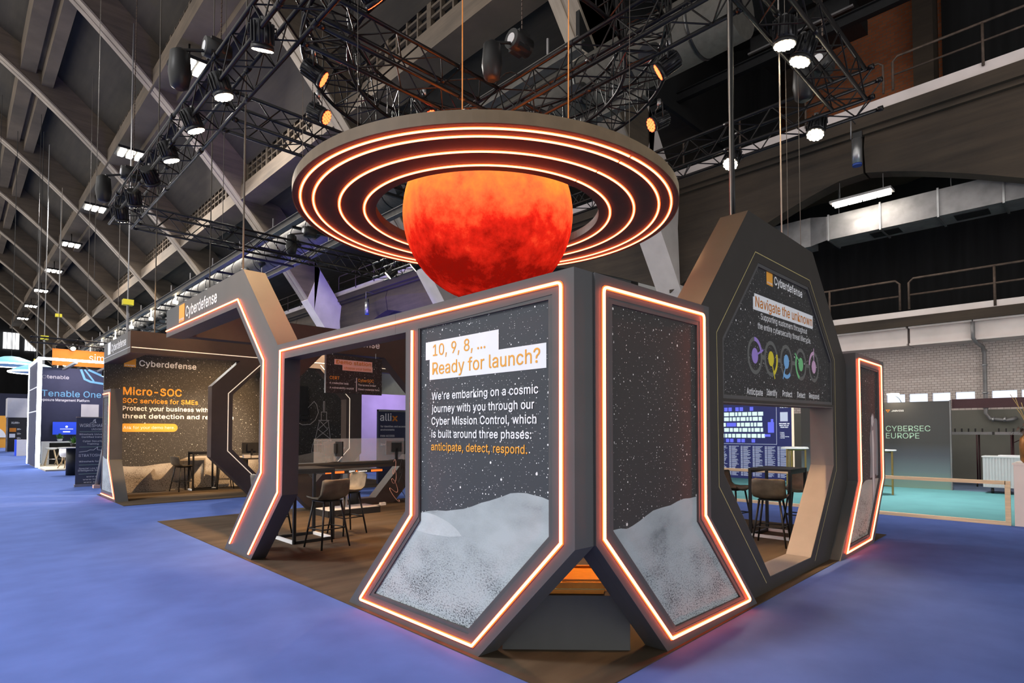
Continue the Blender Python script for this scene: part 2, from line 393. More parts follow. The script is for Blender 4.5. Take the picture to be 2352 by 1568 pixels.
# ---------------------------------------------------------------- lettering
FONT = None
try:
    fp = os.path.join(bpy.utils.system_resource('DATAFILES'), 'fonts', 'Inter.woff2')
    if os.path.exists(fp): FONT = bpy.data.fonts.load(fp)
except Exception:
    FONT = None
def _tmesh(body, bold):
    c = bpy.data.curves.new('t', 'FONT'); c.body = body; c.size = 1; c.resolution_u = 3; c.space_character = 1.0+bold*2.2
    if FONT: c.font = FONT
    o = bpy.data.objects.new('t', c)
    me = bpy.data.meshes.new_from_object(o)
    bpy.data.objects.remove(o); bpy.data.curves.remove(c)
    if bold > .003:                                   # heavier weight: the outline stamped around itself
        b0 = bmesh.new(); b0.from_mesh(me); b1 = bmesh.new()
        for k in range(9):
            t = bpy.data.meshes.new('s'); q = b0.copy()
            dx, dy = (0, 0) if k == 8 else (bold*math.cos(k*math.pi/4), bold*math.sin(k*math.pi/4))
            bmesh.ops.translate(q, vec=(dx, dy, k*1.4e-4), verts=q.verts[:]); q.to_mesh(t); q.free(); b1.from_mesh(t); bpy.data.meshes.remove(t)
        b1.to_mesh(me); b0.free(); b1.free()
    b0 = bmesh.new(); b0.from_mesh(me); bmesh.ops.split_edges(b0, edges=b0.edges[:])
    for i, f in enumerate(b0.faces):                  # glyph outlines overlap: keep their faces from coinciding
        for q in f.verts: q.co.z += (i*7 % 11)*1.2e-5
    b0.to_mesh(me); b0.free()
    return me
_h = _tmesh('H', 0); CAP = max(v.co.y for v in _h.vertices); bpy.data.meshes.remove(_h)
def text(body, u0, u1, v, cap, mat, parent, w=.0012, bold=.008, rise=0., name='lettering'):
    """letters from u0 to u1 on baseline v with capitals cap high, standing w in front of the panel"""
    me = _tmesh(body, bold)
    xs = [q.co.x for q in me.vertices]; x0, x1 = min(xs), max(xs); sy = cap/CAP
    sx = sy if u1 is None else (u1-u0)/(x1-x0)
    for q in me.vertices:
        u = (q.co.x-x0)*sx
        q.co = Vector((u0+u, v+q.co.y*sy+rise*u, w+q.co.z))
    me.materials.clear(); me.materials.append(MATS[mat]); me.name = name
    o = bpy.data.objects.new(name, me); COL.objects.link(o); o.parent = parent
    return o
def plate(poly, w0, w1, name, mat, parent, holes=(), label=None):
    return B().prism(poly, w0, w1, holes).build(name, mat, parent, label=label)
def rect(u0, v0, u1, v1): return [(u0, v0), (u1, v0), (u1, v1), (u0, v1)]
def disc(cu, cv, r, n=32, r2=None): return [(cu+r*math.cos(2*math.pi*i/n), cv+(r2 or r)*math.sin(2*math.pi*i/n)) for i in range(n)]
def led(path, parent, closed=False, half=.0075, w=0., mat='neon', name='led_strip', halo='neon_halo', label=None):
    o = B().strip(path, half, w+.004, w+.018, closed).build(name, mat, parent, label=label)
    if halo: B().strip(path, half*2.0, w, w+.005, closed).build('halo_strip', halo, o)  # flat glowing band for the halo around the strip
    return o
def roundpath(path, r, idx, closed=True):
    out = []
    k = len(path)
    for i, p in enumerate(path):
        if i in idx:
            a, b_, c = Vector(path[i-1]), Vector(p), Vector(path[(i+1) % k])
            p0 = b_+(a-b_).normalized()*r; p1 = b_+(c-b_).normalized()*r
            for t in (0, .25, .5, .75, 1): out.append(tuple(p0*(1-t)**2+b_*2*t*(1-t)+p1*t*t))
        else: out.append(tuple(p))
    return out
# ================================================================ THE HALL
NT = [0]
def trim(b, mat, label, cat='beam'):
    NT[0] += 1
    return structure(b.build('trim_%d' % NT[0], mat), label, cat)
NW = [0]
def zi(x): return 28.634 - .67321*x - .019224*x*x      # soffit curve of the concrete arches
fl = B(); fl.box((-10, -12, -.3), (13.0, 150, 0))
structure(fl.build('floor', 'carpet_blue'), 'blue exhibition carpet covering the hall aisles', 'floor')
fl = B(); fl.box((13.0, -12, -.3), (19.7, 150, 0))
structure(fl.build('floor', 'carpet_teal'), 'teal carpet behind the wooden rail', 'floor')
fl = B(); fl.box((19.7, -12, -.3), (40, 150, 0))
structure(fl.build('floor', 'carpet_grey'), 'grey blue floor under the side gallery', 'floor')
# roof: stepped slabs
prof = [((-8, 34.8), (4, 27.9)), ((4, 27.9), (8.65, 24.0)), ((9.9, 22.2), (13.5, 18.8)), ((14.4, 16.9), (26, 14.0))]
c = B()
for i, ((xa, za), (xb, zb)) in enumerate(prof):
    y0 = 12.0 if i == 3 else -8
    v = [(xa, y0, za), (xb, y0, zb), (xb, 150, zb), (xa, 150, za)]
    t = .25
    lo = [c.bm.verts.new(p) for p in v]; hi = [c.bm.verts.new((p[0], p[1], p[2]+t)) for p in v]
    c.bm.faces.new(lo[::-1]); c.bm.faces.new(hi)
    for k in range(4): c.bm.faces.new((lo[k], lo[(k+1) % 4], hi[(k+1) % 4], hi[k]))
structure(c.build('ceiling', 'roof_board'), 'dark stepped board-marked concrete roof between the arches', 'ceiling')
c = B(); c.box((14.2, -8, 18.2), (26, 11.6, 18.5))
structure(c.build('ceiling', 'black_roof'), 'black ceiling over the upper side gallery', 'ceiling')
# long beams under the steps
trim(B().box((3.0, -8, 26.7), (3.85, 150, 28.4)).box((4.15, -8, 26.0), (4.8, 150, 27.6)).box((3.85, -8, 27.0), (4.15, 150, 27.8)), 'rib_side', 'double concrete beam running the length of the hall near the crown')
trim(B().box((8.1, -8, 21.7), (9.9, 150, 22.7)).box((9.35, -8, 21.3), (9.9, 150, 21.7)), 'rib_side', 'concrete box beam below the upper lattice windows, lamps under it')
trim(B().box((13.1, -8, 16.4), (14.5, 150, 17.3)), 'rib_side', 'concrete beam below the lower lattice windows')
# arches
for k in range(11):
    y1 = 12.5+13.5*k; y0 = y1-.9
    xs = [-9+1.0*i for i in range(34)] + [24.1]
    b = B(); L0 = [[b.bm.verts.new((x, y, zi(x)+dz)) for x in xs] for y in (y0, y1) for dz in (0, 3.2)]
    for i in range(len(xs)-1):
        a, e, f, g = L0[0], L0[1], L0[2], L0[3]
        for p, q in ((a, e), (e, g), (g, f), (f, a)): b.bm.faces.new((p[i], p[i+1], q[i+1], q[i]))
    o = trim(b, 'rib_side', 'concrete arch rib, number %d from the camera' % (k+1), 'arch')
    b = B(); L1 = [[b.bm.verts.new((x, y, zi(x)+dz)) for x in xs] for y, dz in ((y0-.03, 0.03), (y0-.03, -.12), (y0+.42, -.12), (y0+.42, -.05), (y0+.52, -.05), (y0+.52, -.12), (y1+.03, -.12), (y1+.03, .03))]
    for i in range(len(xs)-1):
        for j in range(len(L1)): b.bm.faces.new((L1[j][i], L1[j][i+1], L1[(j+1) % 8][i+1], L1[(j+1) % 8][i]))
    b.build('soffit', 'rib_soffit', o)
    xf = [17.6+.5*i for i in range(14)]
    b = B(); L2 = [[b.bm.verts.new((x, y, zi(x)+dz)) for x in xf] for y in (y0-.06, y1+.06) for dz in (-.15, 3.3)]
    L2[1][0].co = L2[1][0].co+Vector((.9, 0, -1.2)); L2[3][0].co = L2[3][0].co+Vector((.9, 0, -1.2))
    for i in range(len(xf)-1):
        a, e, f, g = L2
        for p, q in ((a, e), (e, g), (g, f), (f, a)): b.bm.faces.new((p[i], p[i+1], q[i+1], q[i]))
    b.bm.faces.new((L2[0][0], L2[1][0], L2[3][0], L2[2][0]))
    b.build('painted_foot', 'white_paint', o, label='foot of the arch painted white')
# lattice windows between the arches
def lattice(x, y0, y1, z0, z1, n, rows):
    NW[0] += 1
    b = B()
    for i in range(n+1):
        y = y0+(y1-y0)*i/n; wd = .14 if i % 4 == 0 else .05
        b.box((x-.10, y-wd, z0), (x+.10, y+wd, z1))
    for j in range(rows+1):
        z = z0+(z1-z0)*j/rows; b.box((x-.08, y0, z-.05), (x+.08, y1, z+.05))
    o = structure(b.build('window_%d' % NW[0], 'rib_side'), 'concrete lattice window blacked out, between two arches', 'window')
    B().box((x+.12, y0, z0), (x+.15, y1, z1)).build('blackout_pane', 'black_roof', o)
for k in range(9):
    ya, yb = -1+13.5*k, 11.6+13.5*k
    lattice(8.65, ya, yb, 22.7, 24.1, 14, 3)
    lattice(13.6, ya, yb, 17.3, 19.0, 16, 4)
# end wall with bright windows
b = B(); b.box((-30, 150, 0), (40, 150.5, 38)); structure(b.build('wall_end', 'drape'), 'dark far end wall of the hall', 'wall')
for (x0, x1, z0, z1) in ((4.6, 6.6, 17.6, 20.9), (7.15, 9.6, 17.6, 20.9), (10.4, 12.2, 17.5, 20.8), (12.7, 13.9, 17.4, 19.6)):
    NW[0] += 1
    o = structure(B().box((x0, 149.7, z0), (x1, 149.95, z1)).build('window_%d' % NW[0], 'daylight_pane'), 'bright daylight window high in the far end wall', 'window')
    fr = B()
    for t in range(5): fr.box((x0+(x1-x0)*t/4-.04, 149.6, z0), (x0+(x1-x0)*t/4+.04, 149.7, z1))
    fr.box((x0, 149.6, z0-.06), (x1, 149.7, z0+.06)).box((x0, 149.6, z1-.06), (x1, 149.7, z1+.06))
    fr.build('glazing_bars', 'steel', o)
# ---------------- upper side gallery, x = 20
b = B()
def haunch(ya, yb, t0, t1, lo, mid):
    n = 10; top = 10.75
    pts = []
    for i in range(n+1):
        t = i/n; y = ya+(yb-ya)*t
        s = abs(2*(t0+(t1-t0)*t)-1)
        pts.append((y, mid-(mid-lo)*s**1.3))
    return pts, top
def gallery_bay(y0, y1, lo, mid, split):
    for (p, q, g) in ((0, split, -.06), (split, 1, .0)):
        ya, yb = y0+(y1-y0)*p, y0+(y1-y0)*q+g
        pts, top = haunch(ya, yb, p, q, lo, mid)
        b = B(); A = [b.bm.verts.new((20.15, y, z)) for y, z in pts]; T = [b.bm.verts.new((20.15, y, top)) for y, z in pts]
        A2 = [b.bm.verts.new((20.7, y, z)) for y, z in pts]; T2 = [b.bm.verts.new((20.7, y, top)) for y, z in pts]
        M_ = [b.bm.verts.new((20.02, y, z+(top-z)*.62)) for y, z in pts]
        for i in range(len(pts)-1):
            b.bm.faces.new((A[i], A[i+1], M_[i+1], M_[i])); b.bm.faces.new((M_[i], M_[i+1], T[i+1], T[i]))
            b.bm.faces.new((A[i], A2[i], A2[i+1], A[i+1])); b.bm.faces.new((A2[i], T2[i], T2[i+1], A2[i+1]))
            b.bm.faces.new((T[i], T[i+1], T2[i+1], T2[i]))
        for e in (0, -1): b.bm.faces.new((A[e], M_[e], T[e], T2[e], A2[e]))
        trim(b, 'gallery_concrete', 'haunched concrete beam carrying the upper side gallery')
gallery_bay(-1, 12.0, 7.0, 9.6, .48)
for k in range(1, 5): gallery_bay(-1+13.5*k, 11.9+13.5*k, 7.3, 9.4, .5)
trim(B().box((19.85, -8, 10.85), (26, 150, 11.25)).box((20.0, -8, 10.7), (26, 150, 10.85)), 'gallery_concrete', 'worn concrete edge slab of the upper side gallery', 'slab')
trim(B().box((19.95, -8, 11.25), (20.1, 150, 11.6)), 'white_paint', 'pale metal flashing along the upper gallery edge', 'flashing')
def railing(x, y0, y1, z, posts, label, ends=True):
    o = empty('railing', label, 'railing', (x, y0, z))
    b = B(); b.tube([(0, 0, .1), (0, 0, .95), (0, .12, 1.07), (0, y1-y0-.12, 1.07), (0, y1-y0, .95), (0, y1-y0, .1)], .035)
    b.build('top_rail', 'rust', o)
    B().cyl((0, 0, .55), (0, y1-y0, .55), .03).build('mid_rail', 'rust', o)
    n = max(1, int(round((y1-y0)/2.2)))
    for i in range(1, n): B().cyl((0, (y1-y0)*i/n, -.12), (0, (y1-y0)*i/n, 1.07), .035).build('post', 'rust', o)
railing(19.9, -4, 4.35, 11.6, 0, 'rusty pipe railing of the upper gallery right of the spotlit truss end')
railing(19.9, 4.6, 11.2, 11.6, 0, 'rusty pipe railing of the upper gallery behind the warm spots')
for k in range(1, 4): railing(19.9, 13.0+13.5*(k-1), 25+13.5*(k-1), 11.6, 0, ['', 'rusty gallery railing just beyond the white arch foot behind the planet', 'rusty gallery railing behind the blue lit beam', 'farthest rusty gallery railing seen behind the raised sign beam'][k])
b = B(); b.box((14.2, 11.6, 14.0), (26, 11.75, 18.5)); structure(b.build('wall_gallery', 'black_roof'), 'black bulkhead beside the first arch over the gallery', 'wall')
b = B(); b.box((25.5, -8, 11.2), (25.9, 13, 18.2)); structure(b.build('wall_gallery', 'red_brick'), 'orange brick wall behind the upper gallery', 'wall')
trim(B().box((24.6, 4.15, 11.2), (25.5, 4.75, 18.2)), 'gallery_concrete', 'concrete column in front of the orange brick wall', 'column')
trim(B().box((24.6, 8.7, 11.2), (25.5, 9.2, 18.2)), 'gallery_concrete', 'concrete column left of the lower brick patch', 'column')
def drape(y0, y1, z0, z1, x, label):
    b = B(); n = int((y1-y0)/.35); A = []
    for i in range(n+1):
        y = y0+(y1-y0)*i/n; xx = x+.10*math.sin(i*1.9)+.06*math.sin(i*.7)
        A.append((b.bm.verts.new((xx, y, z0)), b.bm.verts.new((xx, y, z1))))
    for i in range(n):
        f = b.bm.faces.new((A[i][0], A[i+1][0], A[i+1][1], A[i][1])); f.smooth = True
    tag(b.build('blackout_drape', 'drape'), label, 'curtain')
drape(-8, 4.0, 11.3, 18.2, 25.2, 'black drape hung above the upper gallery railing, right of the brick')
drape(9.3, 13.2, 11.3, 18.2, 24.5, 'black drape left of the brick patch above the upper gallery')
drape(13.2, 70, 11.3, 16.5, 24.8, 'long black drape behind the upper gallery beyond the planet')
drape(-8, 14, 5.4, 10.7, 25.0, 'black drape behind the lower gallery railing')
# black panels and steel under the gallery ceiling
def hung_panel(y0, y1, x0, x1, z, label):
    o = empty('acoustic_panel', label, 'ceiling panel', ((x0+x1)/2, (y0+y1)/2, z))
    B().box(((x0-x1)/2, (y0-y1)/2, 0), ((x1-x0)/2, (y1-y0)/2, .5)).build('board', 'black_plastic', o)
    B().box(((x0-x1)/2, (y0-y1)/2-.1, -.06), ((x0-x1)/2+.1, (y1-y0)/2+.1, .0)).build('edge_channel', 'galvanised', o)
hung_panel(4.9, 9.8, 17.6, 20.0, 15.6, 'black hung panel with a pale edge channel, uppermost over the gallery')
hung_panel(5.6, 8.8, 20.4, 22.4, 15.2, 'black hung panel with a pale edge channel, above the orange brick')
o = empty('steel_beam', 'dark steel beam crossing below the black gallery ceiling', 'beam', (20.2, 0, 14.6))
B().box((-.12, 3.6, -.18), (.12, 13, -.15)).box((-.12, 3.6, .15), (.12, 13, .18)).box((-.015, 3.6, -.15), (.015, 13, .15)).build('web', 'black_metal', o)
# ---------------- lower side gallery and brick wall
trim(B().box((21.95, -8, 4.95), (26, 16, 5.25)), 'gallery_concrete', 'bare concrete edge of the lower side gallery', 'slab')
trim(B().box((22.0, -8, 5.25), (22.15, 16, 5.45)), 'white_paint', 'pale upstand on the lower gallery edge', 'flashing')
for (ya, yb) in ((-8, 4.55), (4.62, 16)):
    b = B(); b.box((22.05, ya, 4.9), (23.2, yb, 4.95)).box((22.25, ya, 4.42), (22.6, yb, 4.9)).box((22.15, ya, 4.35), (23.0, yb, 4.42))
    trim(b, 'white_paint', 'white painted beam of the lower gallery')
railing(22.0, -4, 4.5, 5.4, 0, 'rusty pipe railing of the lower gallery above the white brick, right of the gap')
railing(22.0, 4.75, 11, 5.4, 0, 'rusty pipe railing of the lower gallery, cut off by the gabled arch')
b = B(); b.box((23.0, -8, 2.84), (23.4, 16, 4.4)).box((23.0, -8, 2.2), (23.4, 16, 2.5))
ys = [6.9, 6.3, 6.12, 5.52, 5.42, 4.88, 4.77, 4.25, 4.13, 3.65, 3.52, 3.03, 2.62, 2.03, 1.93, 1.4, 1.3, .7]
edges_ = [16]+ys+[-8]
for i in range(0, len(edges_), 2): b.box((23.0, edges_[i+1], 2.5), (23.4, edges_[i], 2.84))
structure(b.build('wall_right', 'white_brick'), 'white painted brick side wall of the hall', 'wall')
for i in range(0, len(ys), 2):
    NW[0] += 1
    structure(B().box((23.15, ys[i+1], 2.5), (23.2, ys[i], 2.84)).build('window_%d' % NW[0], 'side_pane'), 'small frosted window in the white brick wall', 'window')
b = B(); b.box((22.95, -8, 0), (23.4, 16, 2.26)); structure(b.build('wall_right', 'grey_wall'), 'grey painted lower part of the side wall', 'wall')
b = B(); b.box((23.4, 16, 0), (24, 150, 11)); structure(b.build('wall_right', 'grey_wall'), 'side wall far behind the stands', 'wall')
o = empty('drain_pipe', 'grey drain pipe running down the white brick wall', 'pipe', (22.8, 2.75, 0))
B().tube([(-.7, .17, 4.95), (-.7, .17, 4.4), (-.5, .12, 4.28), (-.1, .02, 4.18), (0, 0, 4.0), (0, 0, 2.15), (0, -.1, 1.98), (0, -.45, 1.93), (0, -.6, 1.95), (.1, -.7, 2.0)], .055, 10).build('pipe_run', 'galvanised', o)
for z in (4.05, 3.6, 2.75, 2.3): B().cyl((0, 0, z), (0, 0, z+.05), .075, 12).build('coupling', 'steel', o)
for y in (-.15, -.42): B().cyl((0, y, 1.96), (0, y-.05, 1.95), .08, 12).build('coupling', 'steel', o)
# rectangular duct
o = empty('ventilation_duct', 'galvanised rectangular air duct hung below the upper gallery', 'duct', (21.6, 0, 8.0))
b = B(); b.box((-.55, -6, 0), (.55, 6.6, .8))
b.bm.faces.new([b.bm.verts.new(p) for p in ((-.55, 6.6, 0), (-.55, 6.6, .8), (-.25, 7.2, 1.0), (-.25, 7.2, 0))])
b.box((-.25, 7.2, 0), (.5, 12, 1.0)); b.build('duct_body', 'galvanised', o)
b = B()
for i in range(9): b.box((-.59, -5.5+1.5*i, -.04), (.59, -5.45+1.5*i, .84))
b.build('flanges', 'steel', o)
for y in (4.6, 2.4, .2): B().box((-.3, y, -.02), (.3, y+.8, -.005)).build('grille', 'black_plastic', o)
for i, y in enumerate((6.2, 3.2, .5)): B().cyl((-.57, y, .8), (-.57, y, 2.7), .008, 5).build('hanger', 'steel', o)
# blue lit catwalk grid and fabric duct under the arches
def catrail(x, label):
    o = empty('catwalk_rail', label, 'rail', (x, 8, 10))
    B().box((-.12, 0, -.02), (.12, 90, 0)).box((-.12, 0, .26), (.12, 90, .28)).box((-.02, 0, 0), (.02, 90, .26)).build('joist', 'duct_grey', o)
    for i in range(22): B().cyl((0, 1+4.*i, .28), (0, 1+4.*i, .75), .03, 6).build('hanger_lug', 'galvanised', o)
catrail(9.85, 'long steel rail of the ceiling grid left of the round duct')
catrail(12.4, 'long steel rail of the ceiling grid right of the round duct, blue lit')
for i in range(20):
    y = 12+2.8*i+(.9 if i % 2 else 0)
    tag(B().box((9.9, y-.05, 9.9), (12.4, y+.05, 10.0)).build('crossbar', 'black_metal'), 'black bar bridging the two rails of the ceiling grid', 'bar', 'bars of the ceiling grid')
o = empty('fabric_duct', 'long round grey air duct with nozzles under the arches', 'duct', (13.4, 0, 11.8))
B().cyl((0, 6, 0), (0, 95, 0), .78, 28).build('duct_tube', 'duct_grey', o)
for i in range(50): B().cyl((0, 7+1.75*i, 0), (0, 7.06+1.75*i, 0), .81, 24).build('band', 'black_metal', o)
for i in range(36):
    y = 8+2.35*i
    nz = B().cyl((-.55, y, -.42), (-.95, y, -.72), .20, 14, .24).build('nozzle', 'black_plastic', o)
# hall luminaires
def hall_lamp(loc, label):
    o = empty('hall_luminaire', label, 'ceiling lamp', loc)
    B().box((-.85, -.75, .12), (.85, .75, .3)).cyl((0, 0, .3), (0, 0, 1.25), .05).build('housing', 'black_metal', o)
    for i in (-1, 0, 1):
        b = B()
        for q in range(4): b.box((i*.5-.16, -.66+.34*q, .04), (i*.5+.16, -.38+.34*q, .12))
        b.build('led_module', 'tube_lit', o)
names = ['nearest', 'second', 'third', 'fourth', 'fifth', 'sixth', 'seventh', 'eighth']
for i, y in enumerate((33, 46.5, 60, 73.5, 87, 100.5, 114, 127.5)):
    hall_lamp((8.55, y, 20.45), 'hall lamp of three bright bars under the roof beam, %s along the row' % names[i])
o = empty('batten_light', 'lit double row of tubes hung under the upper gallery', 'ceiling lamp', (20.3, 5.35, 8.82))
B().box((-.22, -.85, .05), (.22, .85, .12)).build('tray', 'galvanised', o)
for r in (-.11, .11):
    for q in range(4): B().cyl((r, -.78+.4*q, 0), (r, -.42+.4*q, 0), .035, 10).build('tube', 'tube_lit', o)
for y in (-.6, .6): B().cyl((0, y, .12), (0, y, 1.9), .008, 5).build('hanger', 'steel', o)
o = empty('speaker_cylinder', 'silver cylinder with a blue base hung before the upper gallery', 'speaker', (19.4, 5.2, 9.6))
B().cyl((0, 0, 0), (0, 0, .75), .14, 16).build('body', 'steel', o); B().cyl((0, 0, -.06), (0, 0, 0), .13, 16).build('base_cap', 'pvc_blue', o); B().box((-.04, -.15, .75), (.04, .1, .95)).build('bracket', 'black_metal', o); B().tube([(0, .15, .8), (0, .15, 1.45), (.55, .15, 1.45)], .02).build('hanger', 'galvanised', o)
s2 = dup(o, (19.3, 33.5, 9.2), None, 'silver cylinder with a blue base hung before the blue lit beam')
# ================================================================ THE STAND
ML = frame((2.725, 2.277, 0), (0, -1, 0), (-1, 0, 0))          # long front, seen from the aisle on the left
A_ = math.atan(.033)
MR = frame((2.725, 2.255, 0), (math.cos(A_), math.sin(A_), 0), (math.sin(A_), -math.cos(A_), 0))
# dark stand carpets
b = B(); b.prism([(2.69, 2.23), (10.45, 2.50), (10.40, 11.82), (2.69, 11.82)], 0.0, .008)
structure(b.build('floor', 'carpet_brown'), 'dark brown carpet inside the corner stand', 'floor')
b = B(); b.prism([(2.72, 14.75), (10.2, 14.75), (10.2, 17.9), (2.72, 17.9)], 0.0, .008)
structure(b.build('floor', 'carpet_brown'), 'dark carpet of the rear section below the moon wall', 'floor')

# ---- long front wall with poster, Y-shaped leg and raised sign beam
wall = empty('booth_wall', 'long dark stand wall with launch poster, slanted leg and raised sign beam', 'stand wall', M=ML)
outer = [(0, 2.605), (0, .885), (-.897, 0), (-2.75, 0), (-1.815, .942), (-1.821, 2.425), (-4.264, 2.425), (-4.289, .877), (-5.212, 0), (-6.17, 0),
         (-4.988, 1.149), (-4.978, 2.413), (-5.837, 3.25), (-9.33, 3.25), (-9.33, 3.72), (-5.61, 3.72), (-4.46, 2.6)]
rec = [(-.180, 2.466), (-.185, .927), (-1.002, .139), (-2.373, .142), (-1.625, .919), (-1.642, 2.431)]
post = [(-.216, 2.438), (-.216, .938), (-1.009, .171), (-2.303, .171), (-1.617, .884), (-1.626, 2.428)]
plate(outer, 0, -.185, 'wall_body', 'booth_paint', wall, [rec])
plate([(-4.46, 2.598), (-4.978, 2.415), (-5.837, 3.25), (-9.33, 3.25), (-9.33, 3.72), (-5.61, 3.72)], -.185, -.285, 'beam_back', 'booth_paint', wall)
plate(rec, -.004, -.03, 'poster_trim', 'poster_trim', wall, [post])
p = plate(post, -.02, -.10, 'poster', 'sky_cool', wall, label='starry launch poster with moon landscape')
ridge = [(-1.614, .948), (-1.5, .972), (-1.399, .986), (-1.29, .992), (-1.182, 1.011), (-1.08, 1.027), (-.98, 1.055), (-.88, 1.09), (-.791, 1.112), (-.656, 1.153), (-.58, 1.18), (-.507, 1.189), (-.43, 1.193), (-.366, 1.185), (-.29, 1.178), (-.217, 1.161)]
plate(ridge+[(-.217, .939), (-1.009, .173), (-2.300, .173), (-1.619, .886)], -.0195, -.0185, 'moon_print', 'moon_cool', p)
plate([(-1.616, .886), (-1.614, .945), (-1.55, .953), (-1.484, .952), (-1.41, .944), (-1.343, .930), (-1.26, .910), (-1.182, .880), (-1.13, .852), (-1.099, .824), (-1.25, .80), (-1.5, .79), (-1.70, .80)], -.0183, -.0176, 'moon_hill_print', 'moon_near', p)
plate([(-1.56, 2.31), (-.697, 2.31), (-.697, 2.168), (-.246, 2.168), (-.246, 2.006), (-1.507, 2.006), (-1.507, 2.168), (-1.56, 2.168)], -.0185, -.0172, 'headline_card', 'white_card', p)
W_ = -.0165
text('10, 9, 8, ...', -1.463, -.836, 2.194, .088, 'orange_print', p, W_, .006)
text('Ready for launch?', -1.469, -.300, 2.046, .095, 'orange_print', p, W_, .006)
for s, a, e, v in (("We're embarking on a cosmic", -1.475, -.317, 1.847), ('journey with you through our', -1.474, -.352, 1.748), ('Cyber Mission Control, which', -1.477, -.333, 1.651), ('is built around three phases:', -1.476, -.379, 1.551)):
    text(s, a, e, v, .058, 'white_print', p, W_, .014)
text('anticipate, detect, respond.', -1.480, -.417, 1.451, .058, 'orange_print', p, W_, .014)
led([(-9.312, 3.358), (-5.773, 3.348), (-4.857, 2.458), (-4.884, 1.102), (-5.938, .113)], wall)
l2 = [(-5.268, .07), (-4.393, .903), (-4.366, 2.521), (-.098, 2.527), (-.103, .913), (-.949, .071), (-2.527, .078), (-1.714, .921), (-1.714, 2.425)]
led(roundpath(l2, .035, (3, 6), False), wall)
sq = plate(rect(-8.536, 3.401, -8.236, 3.688), .001, .006, 'logo_square', 'orange_print', wall)
text('orange', -8.525, -8.26, 3.43, .042, 'white_print', sq, .0065, .012)
text('Cyberdefense', -8.165, -6.635, 3.455, .165, 'white_print', wall, .002, .016)
for u in (-1.98, -7.25): B().box((u-.003, 2.43 if u > -3 else 3.26, -.01), (u+.003, 2.60 if u > -3 else 3.715, .0006)).build('panel_seam', 'poster_trim', wall)

# ---- corner panel on the short side
pr = empty('poster_wall', 'dark wall panel with starry moon poster and neon outline, right of the corner', 'stand panel', M=MR)
ou = [(.187, 2.602), (.187, .888), (1.061, 0), (2.704, 0), (1.771, .89), (1.771, 2.625)]
po = [(.379, 2.432), (.379, .955), (1.182, .155), (2.335, .14), (1.562, .885), (1.568, 2.448)]
rc = [(.335, 2.468), (.335, .95), (1.165, .118), (2.425, .105), (1.6, .90), (1.604, 2.482)]
plate(ou, 0, -.078, 'panel_body', 'booth_paint', pr, [rc])
plate([(.187, 2.602), (.187, .888), (1.061, 0), (1.30, 0), (.40, .905), (.40, 2.604)], -.0785, -.185, 'panel_return', 'booth_paint', pr)
plate(rc, -.003, -.03, 'poster_trim', 'poster_trim', pr, [po])
p = plate(po, -.02, -.07, 'poster', 'sky_warm', pr, label='poster of a night sky over a moon hill')
plate([(.382, .952), (.404, .957), (.48, .958), (.563, .946), (.63, .958), (.726, .983), (.81, 1.01), (.899, 1.035), (1.02, 1.045), (1.147, 1.05), (1.25, 1.07), (1.348, 1.082), (1.45, 1.078), (1.561, 1.082), (1.560, .885), (2.330, .142), (1.184, .157)], -.0195, -.0185, 'moon_print', 'moon_cool', p)
led(roundpath([(.268, 2.524), (1.664, 2.545), (1.655, .926), (2.526, .076), (1.103, .090), (.262, .920)], .04, (0, 1, 3)), pr, True)

# ---- gabled arch with sign and opening
ar = empty('booth_arch', 'tall dark gabled arch with round-the-lifecycle sign above a hexagonal opening', 'stand arch', M=MR)
aout = [(1.78, 2.64), (2.806, 3.74), (4.724, 3.75), (6.03, 2.53), (6.03, .94), (5.14, 0), (2.73, 0), (1.80, .91)]
aop = [(2.205, 1.862), (2.205, 1.224), (3.242, .142), (4.485, .138), (5.433, 1.162), (5.433, 1.905)]
asg = [(2.203, 2.427), (3.044, 3.278), (4.552, 3.30), (5.425, 2.495), (5.425, 1.935), (2.203, 1.892)]
plate(aout, -.08, -.36, 'arch_body', 'booth_inner', ar, [aop, asg])
REVEAL = None
def inset(poly, d):
    cx = sum(p[0] for p in poly)/len(poly); cy = sum(p[1] for p in poly)/len(poly)
    n = len(poly); out = []
    for i in range(n):
        a, q, c = Vector(poly[i-1]), Vector(poly[i]), Vector(poly[(i+1) % n])
        d0, d1 = (q-a).normalized(), (c-q).normalized()
        n0, n1 = Vector((-d0.y, d0.x)), Vector((-d1.y, d1.x)); m_ = (n0+n1).normalized()
        s = 1 if (Vector((cx, cy))-q).dot(m_) > 0 else -1
        out.append(tuple(q+m_*s*d/max(.4, abs(m_.dot(n0)))))
    return out
sg = inset(asg, .035)
plate(aop, -.083, -.357, 'lit_reveal', 'reveal_lit', ar, [inset(aop, .006)])  # reveal faces lightened in colour to look spot-lit
plate(asg, -.086, -.14, 'sign_frame', 'booth_paint', ar, [sg])
p = plate(sg, -.105, -.2, 'sign_panel', 'sky_dark', ar, label='starry sign about navigating the unknown')
w = -.1035
s_ = plate(rect(3.315, 3.116, 3.483, 3.272), -.1045, w, 'logo_square', 'orange_print', p)
text('orange', 3.325, 3.47, 3.132, .022, 'white_print', s_, w+.0005, .012)
text('Cyberdefense', 3.525, 4.401, 3.152, .085, 'white_print', p, w, .016)
plate([(2.988, 2.968), (4.765, 2.992), (4.765, 2.842), (4.75, 2.842), (4.75, 2.83), (2.956, 2.803), (2.956, 2.93), (2.988, 2.93)], -.1045, w, 'headline_card', 'white_card', p)
text('Navigate the unknown', 3.014, 4.735, 2.838, .105, 'orange_deep', p, w+.0008, .006, .014)
text('Supporting customers throughout', 3.147, 4.551, 2.728, .062, 'white_print', p, w, .006, .012)
